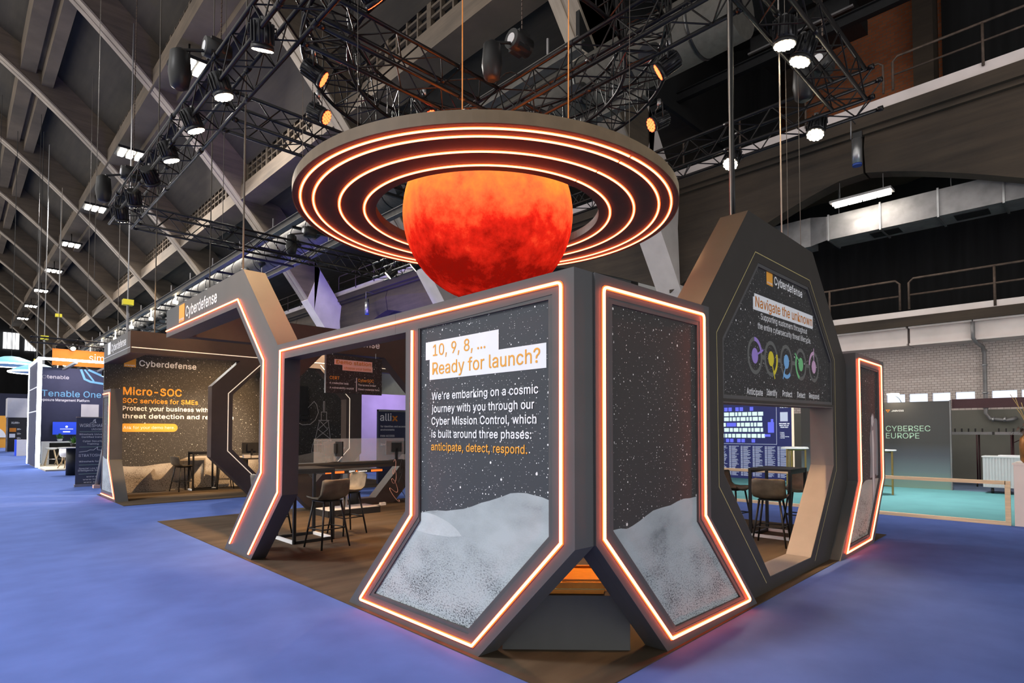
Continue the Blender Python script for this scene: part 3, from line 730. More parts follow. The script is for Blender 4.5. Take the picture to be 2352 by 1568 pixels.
text('the entire cybersecurity threat lifecycle.', 3.065, 4.679, 2.626, .062, 'white_print', p, w, .006, .012)
cs = [(2.987, 2.345), (3.41, 2.352), (3.854, 2.359), (4.317, 2.366), (4.778, 2.373)]
def arc(c, r, a0, a1, wd, n=14): return [(c[0]+r*math.cos(math.radians(a0+(a1-a0)*i/n)), c[1]+r*math.sin(math.radians(a0+(a1-a0)*i/n))) for i in range(n+1)]
for i in range(4):
    B().box((cs[i][0]+.17, cs[i][1]-.02, -.1046), (cs[i+1][0]-.17, cs[i][1]+.025, w-.0004)).build('link_bar', 'ring_grey', p)
for i, (c_, mt, a0, a1, ray_) in enumerate(zip(cs, ('dot_purple', 'dot_yellow', 'dot_sky', 'dot_green', 'dot_pink'), (15, -60, 235, 150, 90), (95, 20, 310, 250, 175), (20, -65, 240, 150, 90))):
    plate(disc(*c_, .185, 40), -.1046, w, 'lifecycle_ring', 'ring_grey', p, [disc(*c_, .145, 40)])
    plate(disc(*c_, .078, 28), -.1046, w, 'lifecycle_dot', mt, p)
    q = B().strip(arc(c_, .165, a0, a1, .03), .021, -.1034, w+.0008)
    t = math.radians(ray_); q.strip([(c_[0]+.05*math.cos(t), c_[1]+.05*math.sin(t)), (c_[0]+.225*math.cos(t), c_[1]+.225*math.sin(t))], .010, -.1034, w+.0012)
    q.build('lifecycle_arc', mt, p)
for s, a, e, v in (('Anticipate', 2.774, 3.171, 1.956), ('Identify', 3.272, 3.563, 1.969), ('Protect', 3.719, 4.014, 1.977), ('Detect', 4.181, 4.445, 1.984), ('Respond', 4.585, 4.954, 1.991)):
    text(s, a, e, v, .062, 'white_print', p, w, .014)
B().strip([(3.139, .098), (2.369, .856), (2.10, 1.12), (2.085, 2.465), (2.97, 3.37), (4.60, 3.39), (5.53, 2.52), (5.53, 1.1), (4.62, .08)], .004, -.0805, -.0790).build('groove_line', 'gold_line', ar)

# ---- far panel with astronaut
pf = empty('poster_wall', 'narrow wall panel with astronaut poster and neon outline at the far right end', 'stand panel', M=MR)
fo = [(6.06, 2.66), (6.06, .93), (5.2, 0), (6.86, 0), (7.62, .895), (7.64, 2.665)]
fp_ = [(6.325, 2.49), (6.325, .945), (5.66, .14), (6.60, .15), (7.30, .90), (7.30, 2.485)]
plate(fo, .035, -.25, 'panel_body', 'booth_paint', pf, [inset(fp_, -.03)])
plate(inset(fp_, -.03), .03, 0, 'poster_trim', 'poster_trim', pf, [fp_])
p = plate(fp_, .012, -.06, 'poster', 'sky_dark', pf, label='poster of an astronaut on the moon')
plate([(6.327, .84), (6.45, .885), (6.56, .909), (6.72, .912), (6.887, .90), (7.1, .905), (7.298, .90), (6.60, .155), (5.665, .145), (6.326, .94)][:9], .0122, .0132, 'moon_print', 'moon_warm', p)
astro = [(6.98, 1.86), (7.06, 1.85), (7.12, 1.78), (7.2, 1.80), (7.28, 1.76), (7.29, 1.30), (7.27, .95), (7.18, .94), (7.10, .98), (7.06, .70), (7.02, .52), (6.92, .50), (6.93, .72), (6.92, .93), (6.80, .93), (6.84, 1.2), (6.82, 1.5), (6.88, 1.62), (6.91, 1.80)]
plate(astro, .0134, .0142, 'astronaut_print', 'grey_print', p)
plate([(6.93, 1.80), (6.98, 1.84), (7.04, 1.82), (7.06, 1.74), (6.99, 1.66), (6.93, 1.70)], .0143, .0149, 'helmet_print', 'pale_panel', p)
plate([(6.95, 1.60), (7.03, 1.62), (7.06, 1.4), (7.03, 1.1), (7.04, .75), (6.98, .56), (6.95, .8), (6.96, 1.2)], .0143, .0149, 'suit_highlight_print', 'pale_panel', p)
led(roundpath([(6.19, 2.588), (7.45, 2.588), (7.44, .902), (6.68, .079), (5.47, .064), (6.20, .925)], .03, (0, 1)), pf, True, w=.035)

# ---- octagonal portals closing the sections
def portal(y, label, sign, mat='portal_paint'):
    M_ = frame((0, y, 0), (1, 0, 0), (0, -1, 0))
    o = empty('booth_portal', label, 'stand arch', M=M_)
    x0 = 2.725 if sign else 3.02
    cx = 6.26
    po_ = [(x0, 3.74), (x0, 3.27), (4.96, 3.27), (4.34, 2.64), (4.34, 1.0), (5.30, .01), (7.22, .01), (8.18, 1.0), (8.18, 2.64), (7.56, 3.27), (9.9, 3.27), (9.9, 3.74)]
    ho = [(cx-1.46, 1.18), (cx-1.46, 2.46), (cx-.70, 3.235), (cx+.70, 3.235), (cx+1.46, 2.46), (cx+1.46, 1.18), (cx+.50, .15), (cx-.50, .15)]
    plate(po_, 0, -.285, 'portal_body', mat, o, [ho])
    g = [(5.33, .49), (4.70, 1.14), (4.70, 2.485), (5.55, 3.33)] if sign else [(5.33, .49), (4.70, 1.14), (4.70, 2.485), (5.55, 3.33)]
    for gl in () if not sign else (g, [(2*cx-a, c_) for a, c_ in g]):
        B().strip(gl, .009, .001, .006).build('glint_line', 'warm_line' if sign else 'gold_line', o)  # unlit grooves given a weak glow for the light they reflect
    if sign: B().strip([(x0+.02, 3.382), (9.85, 3.382)], .009, .001, .006).build('glint_line', 'warm_line' if sign else 'gold_line', o)
    return o, M_
p2, M2 = portal(14.447, 'octagonal dark portal with pale glinting lines before the moon wall', True)
p1, M1 = portal(11.30, 'octagonal dark portal at the back of the corner stand', False)
text('Cyberdefense', 5.50, 6.83, 3.425, .145, 'white_print', p1, .003, .016)
# sign box of the rear section
sb = empty('sign_box', 'grey fascia box with white brand sign over the rear section', 'sign', M=ML)
plate(rect(-15.08, 3.272, -12.172, 3.74), 0, -.05, 'fascia', 'booth_paint', sb)
plate(rect(-15.08, 3.272, -12.46, 3.30), -.051, -.34, 'soffit', 'booth_inner', sb)
plate(rect(-14.58, 3.43, -14.26, 3.715), .001, .006, 'logo_square', 'white_print', sb)
text('Cyberdefense', -14.176, -12.604, 3.475, .165, 'white_print', sb, .002, .016)
B().box((-15.05, 3.382, .0005), (-12.18, 3.39, .004)).build('groove_line', 'white_print', sb)
# small neon panel at the rear section
sp_ = empty('poster_wall', 'small neon edged panel standing at the left end of the moon wall', 'stand panel', M=ML)
so = [(-15.09, 2.605), (-14.18, 2.605), (-14.18, .93), (-13.36, 0), (-15.09, 0)]
sq_ = [(-15.05, 2.42), (-14.36, 2.42), (-14.36, .89), (-13.66, .17), (-15.05, .17)]
plate(so, 0, -.25, 'panel_body', 'booth_paint', sp_, [sq_])
p = plate(sq_, -.012, -.06, 'poster', 'sky_cool', sp_)
plate([(-15.04, 1.0), (-14.7, .93), (-14.37, .95), (-14.365, .89), (-13.68, .175), (-15.04, .175)], -.0118, -.011, 'moon_print', 'moon_cool', p)
led([(-15.07, 2.51), (-14.27, 2.51), (-14.27, .91), (-13.50, .075), (-15.07, .075)], sp_)
# moon wall behind the rear section
MM = frame((0, 17.77, 0), (1, 0, 0), (0, -1, 0))
mw = empty('printed_wall', 'starry back wall with orange Micro-SOC headline and moon ground', 'stand wall', M=MM)
plate(rect(2.80, 0.0, 10.0, 3.72), 0, -.08, 'wall_body', 'sky_warm', mw)
mr_ = [(2.82, .74), (3.0, .75), (3.178, .71), (3.30, .695), (3.407, .685), (3.71, .68), (4.055, .726), (4.411, .752), (4.58, .83), (4.739, .884), (5.041, .917), (5.313, .909), (5.7, .86), (6.2, .88), (6.8, .80), (7.5, .78), (8.0, .86), (8.4, .93), (8.8, .86), (9.3, .80), (9.98, .78)]
plate(mr_+[(9.98, .0), (2.82, .0)], .0005, .0015, 'moon_print', 'moon_warm', mw)
w = .003
s_ = plate(rect(3.218, 3.268, 3.483, 3.515), .001, .004, 'logo_square', 'orange_print', mw)
text('orange', 3.235, 3.462, 3.295, .04, 'white_print', s_, .0045, .012)
text('Cyberdefense', 3.555, 4.926, 3.313, .15, 'white_print', mw, w, .016)
text('Micro-SOC', 3.209, 4.571, 2.548, .190, 'orange_print', mw, w, .020)
text('SOC services for SMEs', 3.200, 4.980, 2.336, .118, 'orange_print', mw, w, .018)
text('Protect your business with the right', 3.200, None, 2.138, .112, 'white_print', mw, w, .018) if False else text('Protect your business with', 3.200, 5.246, 2.138, .112, 'white_print', mw, w, .018)
text('threat detection and response', 3.198, 5.93, 1.937, .112, 'white_print', mw, w, .018)
pill = [(4.378+.108*math.cos(t), 1.692+.108*math.sin(t)) for t in [math.radians(-90+15*i) for i in range(13)]]+[(3.258+.108*math.cos(t), 1.692+.108*math.sin(t)) for t in [math.radians(90+15*i) for i in range(13)]]
plate(pill, .001, .003, 'pill_label', 'orange_print', mw)
text('Ask for your demo here.', 3.232, 4.414, 1.660, .075, 'white_print', mw, .0035, .002)
# outline drawing of dish and launch tower on the wall
def lines(paths, half, parent, mat='pale_panel', w0=.002):
    b = B()
    for q in paths: b.strip(q, half, w0, w0+.002)
    return b.build('line_drawing', mat, parent)
tw = [[(8.30, .92), (8.34, 1.18), (8.42, 1.34), (8.56, 1.95)], [(9.02, .90), (8.98, 1.18), (8.94, 1.34), (8.86, 1.95)], [(8.40, 1.30), (8.98, 1.30)], [(8.36, 1.18), (9.0, 1.18)], [(8.52, 1.95), (8.90, 1.95)],
      [(8.44, 1.36), (8.84, 1.66), (8.58, 1.93)], [(8.93, 1.36), (8.52, 1.66), (8.84, 1.93)], [(8.62, 1.95), (8.62, 2.22), (8.80, 2.22), (8.80, 1.95)], [(8.69, 2.24), (8.69, 2.56), (8.73, 2.56), (8.73, 2.24)], [(8.5, .93), (8.5, 1.28)], [(8.66, .92), (8.66, 1.28)], [(8.84, .92), (8.84, 1.28)], [(8.32, .94), (8.66, .90), (9.0, .86)]]
dish = [[(7.78, 1.90), (8.0, 1.80), (8.25, 1.82), (8.42, 1.96), (8.52, 2.2), (8.46, 2.45), (8.37, 2.55), (7.82, 1.98)]]
lines(tw+dish, .008, mw)

# ---- hanging demo sign
MD = frame((0, 11.05, 0), (1, 0, 0), (0, -1, 0))
ds = empty('hanging_sign', 'hanging starry sign for the demo station', 'sign', M=MD)
plate(rect(5.45, 2.375, 6.74, 3.16), 0, -.04, 'board', 'sky_dark', ds)
plate(rect(5.44, 2.375, 5.45, 3.16), .004, -.044, 'edge', 'steel', ds)
for u in (5.6, 6.6): B().cyl((u, 3.16, -.02), (u, 3.27, -.02), .006, 6).build('hook', 'steel', ds)
plate([(5.63, 3.075), (6.50, 3.075), (6.50, 2.965), (6.51, 2.965), (6.51, 2.855), (5.81, 2.855), (5.81, 2.965), (5.63, 2.965)], .001, .003, 'headline_card', 'peach_print', ds)
text('Demo station', 5.67, 6.475, 2.985, .075, 'orange_deep', ds, .004, .016)
text('choose your battle', 5.85, 6.47, 2.885, .052, 'orange_deep', ds, .004, .004)
text('CERT', 5.53, 5.745, 2.66, .062, 'orange_print', ds, .003, .016); text('CyberSOC', 6.17, 6.54, 2.64, .062, 'orange_print', ds, .003, .016)
for s, a, e, v in (('A credential leak', 5.53, 5.95, 2.565), ('A vulnerability exploit', 5.53, 6.07, 2.47), ('The access broker', 6.17, 6.60, 2.555), ('Cloud credential heist', 6.17, 6.68, 2.465)): text(s, a, e, v, .038, 'white_print', ds, .003, .014)
B().box((6.125, 2.43, .001), (6.14, 2.72, .003)).build('divider', 'white_print', ds)

# ---- planet with its ring
RC = Vector((5.237, 5.892, 4.522))
pl = empty('planet', 'glowing orange red planet globe hanging inside the neon ring', 'globe', RC)
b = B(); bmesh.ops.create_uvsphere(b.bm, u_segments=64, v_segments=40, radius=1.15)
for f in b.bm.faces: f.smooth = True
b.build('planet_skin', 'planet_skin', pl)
d = bpy.data.lights.new('planet_lamp', 'POINT'); d.energy = 118; d.color = (1.0, 1.0, .62); d.shadow_soft_size = .25
o = bpy.data.objects.new('planet_lamp', d); COL.objects.link(o); o.parent = pl; o.location = (-.1, -.1, .55)
B().cyl((0, 0, 1.14), (0, 0, 1.5), .01, 6).box((-.06, -.06, 1.12), (.06, .06, 1.16)).build('hanger', 'black_metal', pl)
rg = empty('planet_ring', 'large flat dark ring with four neon circles around the planet', 'ring', RC)
b = B(); n = 128
for (ra, rb, za, zb) in ((1.495, 2.50, -.03, .03),):
    R = [[b.bm.verts.new((r_*math.cos(2*math.pi*i/n), r_*math.sin(2*math.pi*i/n), z_)) for i in range(n)] for r_, z_ in ((ra, za), (rb, za), (rb, zb+.05), (ra, zb+.05))]
    for j in range(4):
        for i in range(n): b.bm.faces.new((R[j][i], R[j][(i+1) % n], R[(j+1) % 4][(i+1) % n], R[(j+1) % 4][i]))
b.build('ring_disc', 'ring_black', rg)
b = B(); b.strip(disc(0, 0, 2.505, 128), .006, -.035, .09, True); b.build('rim', 'rim_wood', rg)
for r_ in (2.415, 2.263, 1.952, 1.643):
    cp = [(r_*math.cos(math.radians(-93.1+359.3*i/200)), r_*math.sin(math.radians(-93.1+359.3*i/200))) for i in range(201)]
    b = B(); b.strip(cp, .0085, -.046, -.034); lo_ = b.build('led_strip', 'neon', rg)
    b = B(); b.strip(cp, .020, -.035, -.0305); b.build('halo_strip', 'neon_halo', lo_)  # glowing band painting the halo of each neon circle
# ================================================================ LIGHTING RIG
ZR = 6.2
def truss(p0, p1, label, s=.40, group=None):
    p0, p1 = Vector(p0), Vector(p1); L_ = (p1-p0).length; ang = math.atan2(p1.y-p0.y, p1.x-p0.x)
    o = empty('truss', label, 'truss', p0, ang, group)
    h = s/2
    for a, b_ in ((-h, -h), (h, -h), (-h, h), (h, h)):
        j = B().cyl((0, a, b_), (L_, a, b_), .026, 10); k = 0.0
        while k <= L_+.01: j.cyl((max(0, k-.06), a, b_), (min(L_, k+.06), a, b_), .036, 10); k += 2.0
        j.build('chord', 'truss_black', o)
    q = B(); n = max(2, int(L_/.33)); st = L_/n
    for i in range(n):
        x0, x1 = i*st, (i+1)*st; e = 1 if i % 2 else -1
        q.cyl((x0, -h, -h*e), (x1, -h, h*e), .010, 5, caps=False).cyl((x0, h, -h*e), (x1, h, h*e), .010, 5, caps=False)
        q.cyl((x0, -h*e, -h), (x1, h*e, -h), .010, 5, caps=False).cyl((x0, -h*e, h), (x1, h*e, h), .010, 5, caps=False)
    q.build('lacing', 'truss_black', o)
    return o
truss((2.55, 1.9, ZR), (2.55, 14.75, ZR), 'black lighting truss along the aisle front carrying the row of warm spots')
truss((8.85, 2.1, ZR), (8.85, 14.75, ZR), 'black lighting truss on the far long side, passing behind the gabled arch')
truss((5.65, 2.6, ZR), (5.65, 8.55, ZR), 'black truss crossing over the ring along the stand')
truss((2.78, 2.40, ZR), (8.62, 2.40, ZR), 'black truss with two warm spots at the upper right')
truss((2.78, 6.10, ZR), (5.42, 6.10, ZR), 'black cross truss meeting the crossing above the ring')
truss((5.88, 6.10, ZR), (8.62, 6.10, ZR), 'short black cross truss beyond the crossing above the ring')
truss((2.78, 8.75, ZR), (8.62, 8.75, ZR), 'black cross truss left of the ring, second from the front')
truss((2.78, 14.5, ZR), (8.62, 14.5, ZR), 'black cross truss over the rear section, lowest in view')
# circular truss
ct = empty('ring_truss', 'circular black truss carrying red spots above the planet ring', 'truss', (5.237, 5.892, 6.75))
rr = [(1.86, -.30), (2.42, -.30), (1.86, .26), (2.42, .26)]
for r_, z_ in rr: B().tube([(r_*math.cos(2*math.pi*i/72), r_*math.sin(2*math.pi*i/72), z_) for i in range(72)], .026, 8, True).build('chord', 'truss_black', ct)
q = B(); n = 48
def rp(i, a): t = 2*math.pi*i/n; return (rr[a][0]*math.cos(t), rr[a][0]*math.sin(t), rr[a][1])
for i in range(n):
    e = i % 2
    for a, b_ in ((0, 1), (2, 3), (0, 2), (1, 3)): q.cyl(rp(i, a if e else b_), rp(i+1, b_ if e else a), .010, 5, caps=False); q.cyl(rp(i, a), rp(i, b_), .009, 5, caps=False)
q.build('lacing', 'truss_black', ct)
# wires from the circular truss to the planet ring, and to the raised stand parts
def wire(p0, p1, label, r=.004, mat='dim_wire', group=None):
    b = B(); b.cyl(p0, p1, r, 6)
    return single(b, 'suspension_wire', mat, label, 'wire', p1, group)
for i, (x, y, nm) in enumerate(((3.55, 4.35, 'red lit cable dropping to the ring rim above the planet centre'), (4.35, 3.75, 'red lit cable dropping to the ring rim right of the planet centre'), (3.2, 5.35, 'thin cable dropping to the ring rim left of the planet centre'), (3.2, 7.1, 'thin cable dropping to the ring rim at its left end'), (5.1, 3.55, 'thin cable dropping to the ring rim near the right red spot'))):
    dv = Vector((x-5.237, y-5.892)); dv = dv.normalized()
    o = wire((5.237+dv.x*2.42, 5.892+dv.y*2.42, 6.45), (5.237+dv.x*2.40, 5.892+dv.y*2.40, 4.60), nm, .006 if i < 2 else .003, 'wire_red_lit' if i < 2 else 'dim_wire')  # first two cables coloured orange for the red light on them
def mr(u, w, z): v = MR @ Vector((u, z, w)); return (v.x, v.y, v.z)
for u, w, z, nm in ((2.92, -.3, 3.74, 'steel cable holding the left peak of the gabled arch'), (4.05, -.2, 3.75, 'steel cable holding the gabled arch above its sign'), (5.0, -.3, 3.50, 'thin cable at the right slope of the gabled arch'), (4.55, -.3, 3.75, 'thin cable above the right peak of the gabled arch')):
    q = mr(u, w, z); wire((q[0], q[1], 15), q, nm, .008 if u < 4.2 else .004, 'silver_wire' if u < 4.2 else 'dim_wire')
q = mr(3.05, -.34, 3.74)
b = B()
for i in range(4): b.tube([(q[0]+.018*math.cos(i*1.6+z*.9), q[1]+.018*math.sin(i*1.6+z*.9), z) for z in [3.74+.5*k for k in range(24)]], .012, 6)
single(b, 'cable_bundle', 'black_plastic', 'thick black cable bundle rising from behind the gabled arch', 'cable', q)
wire((2.9, 8.4, 14), (2.9, 8.4, 3.72), 'cable holding the raised sign beam near its peak', .012)
for x, y, nm in ((3.2, 14.6, 'left cable holding the sign box'), (4.3, 14.6, 'right cable holding the sign box')): wire((x, y, 13), (x, y, 3.74), nm, .012)
# spots
def lamp(name, loc, aim, mat, label, r=.115, group=None, power=0, col=(1, .8, .55), angle=45, ztop=6.0):
    """rig spotlight: barrel, ribs, lens cells, yoke, clamp"""
    o = empty(name, label, 'spotlight', loc, group=group)
    d = (Vector(aim)-Vector(loc)).normalized(); rot = d.to_track_quat('-Z', 'Y').to_matrix().to_4x4()
    def put(b, nm, mt):
        bmesh.ops.transform(b.bm, matrix=rot, verts=b.bm.verts[:]); return b.build(nm, mt, o)
    b = B(); b.cyl((0, 0, .02), (0, 0, .27), r, 20, r*.82).cyl((0, 0, -.015), (0, 0, .03), r*1.08, 20, r*1.05)
    for i in range(14):
        t = 2*math.pi*i/14; b.box((-.006, -.012, 0), (.006, .012, .2), Matrix.Translation((r*math.cos(t), r*math.sin(t), .05)) @ Matrix.Rotation(t+math.pi/2, 4, 'Z'))
    put(b, 'barrel', 'black_metal')
    b = B()
    for (rad, k) in ((0, 1), (r*.42, 6), (r*.78, 12)):
        for i in range(k):
            t = 2*math.pi*i/k; b.cyl((rad*math.cos(t), rad*math.sin(t), -.022), (rad*math.cos(t), rad*math.sin(t), -.01), r*.19, 10)
    put(b, 'lens', mat)
    c_ = Vector(rot @ Vector((0, 0, .13)))
    y = B(); s = r*1.25; up = ztop-loc[2]-.05
    ax = Vector((rot @ Vector((1, 0, 0))).xyz); ax.z = 0; ax.normalize()
    y.tube([c_+ax*s, Vector((c_.x, c_.y, max(up, c_.z+.1)))+ax*s, Vector((c_.x, c_.y, max(up, c_.z+.1)))-ax*s, c_-ax*s], .010, 6)
    y.build('yoke', 'black_metal', o)
    B().cyl((c_.x, c_.y, max(up, c_.z+.1)), (c_.x, c_.y, max(up, c_.z+.1)+.10), .03, 8).build('clamp', 'steel', o)
    if power:
        q = Vector(loc)+d*.05
        l = spot(name+'_beam', q, aim, power, col, angle, .6); l.parent = o; l.matrix_parent_inverse = Matrix.Translation(-Vector(loc))
    return o
WARM = (1.0, .60, .27); SOFT = (1.0, .76, .52)
nm = ['nearest the camera', 'second', 'third', 'fourth', 'fifth', 'sixth', 'last']
for i, (y, aim) in enumerate(((6.51, (2.95, 7.7, 3.1)), (7.79, (4.3, 7.6, 0)), (8.95, (5.0, 9.0, 0)), (10.22, (4.6, 10.4, 0)), (11.38, (4.8, 14.4, 3.2)), (12.69, (4.6, 17.7, .5)), (13.81, (4.1, 17.7, .4)))):
    lamp('spotlight', (2.42, y, 5.86), aim, 'lamp_warm', 'warm spotlight on the aisle truss, %s of seven' % nm[i], power=(560, 900, 900, 900, 300, 300, 300)[i], col=WARM, angle=(46, 50, 50, 50, 42, 40, 40)[i])
lamp('spotlight', (6.59, 2.46, 5.9), (6.9, 2.9, 0), 'lamp_warm', 'upper of two warm spotlights under the truss at the upper right', power=350, col=WARM, angle=34)
lamp('spotlight', (7.02, 2.45, 5.9), (6.2, 4.2, 0), 'lamp_warm', 'lower of two warm spotlights under the truss at the upper right', power=350, col=WARM, angle=34)
lamp('spotlight', (8.83, 2.89, 5.85), (6.6, 3.0, 0.3), 'lamp_warm', 'glaring spotlight above the silver cylinder, right of the gabled arch', power=500, col=WARM)
lamp('spotlight', (8.85, 4.16, 5.85), (5.0, 4.3, 0.5), 'lamp_warm', 'glaring spotlight in front of the gabled arch peak', power=600, col=WARM)
lamp('spotlight', (8.63, 13.85, 5.9), (3.9, 17.7, .3), 'lamp_warm', 'left one of two warm spotlights low beside the planet', power=3500, col=WARM)
lamp('spotlight', (8.69, 12.72, 5.9), (4.5, 17.7, .4), 'lamp_warm', 'right one of two warm spotlights low beside the planet', power=4500, col=SOFT, angle=30)
lamp('spotlight', (5.2, 8.55, 5.9), (5.6, 9.6, 0), 'lamp_warm', 'warm spotlight behind the ring lighting the demo desk', power=700, col=WARM)
lamp('spotlight', (4.3, 2.55, 5.9), (3.3, 2.9, .4), 'lamp_warm', 'warm spotlight over the front corner bench', power=500, col=WARM)
lamp('spotlight', (4.0, 2.55, 5.9), (4.75, 2.6, 3.2), 'lamp_warm', 'warm spotlight washing the left slope of the gabled arch', power=330, col=WARM, angle=50)
lamp('spotlight', (2.42, 3.6, 5.86), (7.3, 2.64, .8), 'lamp_warm', 'warm spotlight raking through the arch opening', power=3600, col=WARM, angle=15)
RED = (1.0, .10, .02)
for (x, y, z, tx) in ((3.22, 5.49, 6.25, 'red spotlight hanging at the top left of the circular truss'), (3.28, 6.82, 6.02, 'red spotlight at the left of the circular truss, upper of two'), (3.72, 7.63, 6.02, 'red spotlight at the left of the circular truss, lower of two'), (4.73, 6.57, 6.02, 'red spotlight just above the ring rim left of centre'), (7.2, 4.55, 6.02, 'red spotlight at the right of the circular truss, lower of two'), (6.19, 3.80, 6.02, 'red spotlight at the right of the circular truss, upper of two'), (4.89, 3.71, 6.3, 'dark spotlight at the top right of the circular truss')):
    lamp('spotlight', (x, y, z), (5.237, 5.892, 4.7), 'lamp_red', tx, .10, power=60, col=RED, angle=60, ztop=6.35)
# chain hoists
def hoist(loc, zc, label, bag=True):
    o = empty('chain_hoist', label, 'hoist', loc)
    B().cyl((-.16, 0, 0), (.16, 0, 0), .13, 16).box((-.10, -.11, -.12), (.10, .11, .12)).build('motor', 'black_plastic', o)
    B().cyl((-.165, 0, 0), (-.16, 0, 0), .07, 16).build('badge', 'white_print', o)
    b = B()
    z = .1
    while z < zc:
        b.cyl((.05, 0, z), (.05, 0, z+.05), .010, 5); z += .065
    b.build('chain', 'rust', o)
    if bag:
        q = B(); q.lathe([(.05, -.12), (.12, -.18), (.14, -.45), (.11, -.62), (.05, -.66)], 14, (-.42, .10, 0)).cyl((-.42, .1, -.13), (-.12, 0, -.05), .02, 6); q.build('chain_bag', 'black_plastic', o)
    return o
hoist((2.5, 8.35, 6.75), 7, 'chain hoist with black bag on the aisle truss at the second cross truss')
hoist((2.5, 13.6, 6.75), 7, 'chain hoist with black bag at the far end of the aisle truss')
hoist((5.55, 5.6, 6.95), 7, 'chain hoist with black bag above the truss crossing over the ring')
hoist((8.7, 2.75, 6.75), 8, 'chain hoist with grey bag at the corner of the truss at the upper right')
hoist((6.6, 14.4, 6.75), 6, 'chain hoist on the cross truss over the rear section')
# slack black lead on the truss crossing
b = B(); b.tube([(5.4+.05*i, 5.95-.06*i, 6.45+.18*math.sin(i*.55)) for i in range(22)], .010, 6)
single(b, 'slack_cable', 'black_plastic', 'slack black lead looping over the truss crossing', 'cable', (5.4, 5.95, 6.45))
# moving rig rod cables of the hall
for x, y, z0, lab in ((4.3, 30, 8, 'long thin hall cable left of the aisle truss'), (6.0, 44, 9, 'thin hall cable between the first hall lamps'), (7.5, 24, 9, 'thin hall cable beside the aisle truss middle'), (9.6, 20, 10, 'thin hall cable left of the blue rail')):
    wire((x, y, min(zi(x), 40)), (x, y, z0 if z0 < 20 else 12), lab, .012)
# ================================================================ FURNITURE OF THE STAND
def bar_stool(loc, rz, label):
    """leather shell seat on four splayed black legs; back of the seat towards local -y"""
    o = empty('bar_stool', label, 'bar stool', loc, rz, 'leather bar stools')
    prof = [(.20, .655), (.19, .672), (.10, .668), (0, .662), (-.10, .668), (-.165, .69), (-.20, .74), (-.222, .81), (-.24, .88), (-.252, .93), (-.254, .945)]
    b = B(); n = 12; T, U = [], []
    for k, (y, z) in enumerate(prof):
        f = k/(len(prof)-1)
        wd = .205+.02*math.sin(f*3.0) - (.045 if k == len(prof)-1 else 0) - (.03 if k == 0 else 0)
        r1, r2 = [], []
        for i in range(n+1):
            s = -1+2*i/n
            lift = .045*abs(s)**2.5*(1-f*.6); fwd = .055*abs(s)**2.2*(f if f > .4 else 0)
            r1.append(b.bm.verts.new((s*wd, y+fwd, z+lift*(1 if f < .6 else .2))))
            ny, nz = (0, -.022) if f < .45 else (-.020, -.006)
            r2.append(b.bm.verts.new((s*wd*.97, y+fwd+ny, z+lift*(1 if f < .6 else .2)+nz)))
        T.append(r1); U.append(r2)
    K = len(prof)-1
    for k in range(K):
        for i in range(n):
            for f in (b.bm.faces.new((T[k][i], T[k][i+1], T[k+1][i+1], T[k+1][i])), b.bm.faces.new((U[k][i+1], U[k][i], U[k+1][i], U[k+1][i+1]))): f.smooth = True
        b.bm.faces.new((T[k][0], T[k+1][0], U[k+1][0], U[k][0])); b.bm.faces.new((T[k+1][n], T[k][n], U[k][n], U[k+1][n]))
    for i in range(n):
        b.bm.faces.new((T[0][i+1], T[0][i], U[0][i], U[0][i+1])); b.bm.faces.new((T[K][i], T[K][i+1], U[K][i+1], U[K][i]))
    b.build('seat_shell', 'seat_leather', o)
    tops = [(-.13, -.12), (.13, -.12), (.13, .13), (-.13, .13)]; feet = [(-.22, -.21), (.22, -.21), (.22, .21), (-.22, .21)]
    at = lambda i, z: (feet[i][0]+(tops[i][0]-feet[i][0])*z/.65, feet[i][1]+(tops[i][1]-feet[i][1])*z/.65, z)
    for i in range(4): B().cyl((*feet[i], .008), at(i, .65), .0125, 8, .015).build('leg', 'black_metal', o)
    q = B()
    for i in range(4): q.cyl(at(i, .27), at((i+1) % 4, .27), .009, 8)
    q.build('footrest', 'black_metal', o)
    B().box((-.15, -.14, .635), (.15, .15, .648)).build('seat_plate', 'black_metal', o)
    return o
def bar_table(loc, rz, sx, sy, h, label):
    o = empty('bar_table', label, 'bar table', loc, rz)
    B().box((-sx/2-.02, -sy/2-.02, h-.03), (sx/2+.02, sy/2+.02, h)).build('table_top', 'black_plastic', o)
    for a in (-1, 1):
        for c_ in (-1, 1): B().box((a*sx/2-.02, c_*sy/2-.02, .008), (a*sx/2+.02, c_*sy/2+.02, h-.03)).build('leg', 'black_metal', o)
    for a in (-1, 1): B().box((a*sx/2-.02, -sy/2+.02, .008), (a*sx/2+.02, sy/2-.02, .05)).build('foot_bar', 'white_gloss', o, label='bare pale foot bar')
    q = B()
    for c_ in (-1, 1): q.box((-sx/2, c_*sy/2-.02, .008), (sx/2, c_*sy/2+.02, .05)); q.box((-sx/2, c_*sy/2-.015, h-.07), (sx/2, c_*sy/2+.015, h-.03))
    q.build('frame_bars', 'black_metal', o)
    return o
bar_table((3.82, 8.38, 0), 0, .58, .62, 1.06, 'black bar table behind the slanted leg of the long front')
st = bar_stool((3.80, 7.62, 0), .12, 'bar stool with its back to the viewer before the table by the slanted leg')
dup(st, (4.52, 8.40, 0), math.radians(95), 'bar stool right of the black table by the slanted leg')
dup(st, (3.62, 9.12, 0), math.radians(-70), 'bar stool half hidden behind the slanted leg, beyond the black table')
bar_table((9.16, 3.62, 0), A_, .66, .58, 1.04, 'black bar table seen through the gabled arch')
dup(st, (8.36, 3.40, 0), math.radians(-78), 'bar stool nearest in the gabled arch opening, back to the viewer')
dup(st, (9.85, 3.55, 0), math.radians(96), 'bar stool behind the black table in the gabled arch opening')
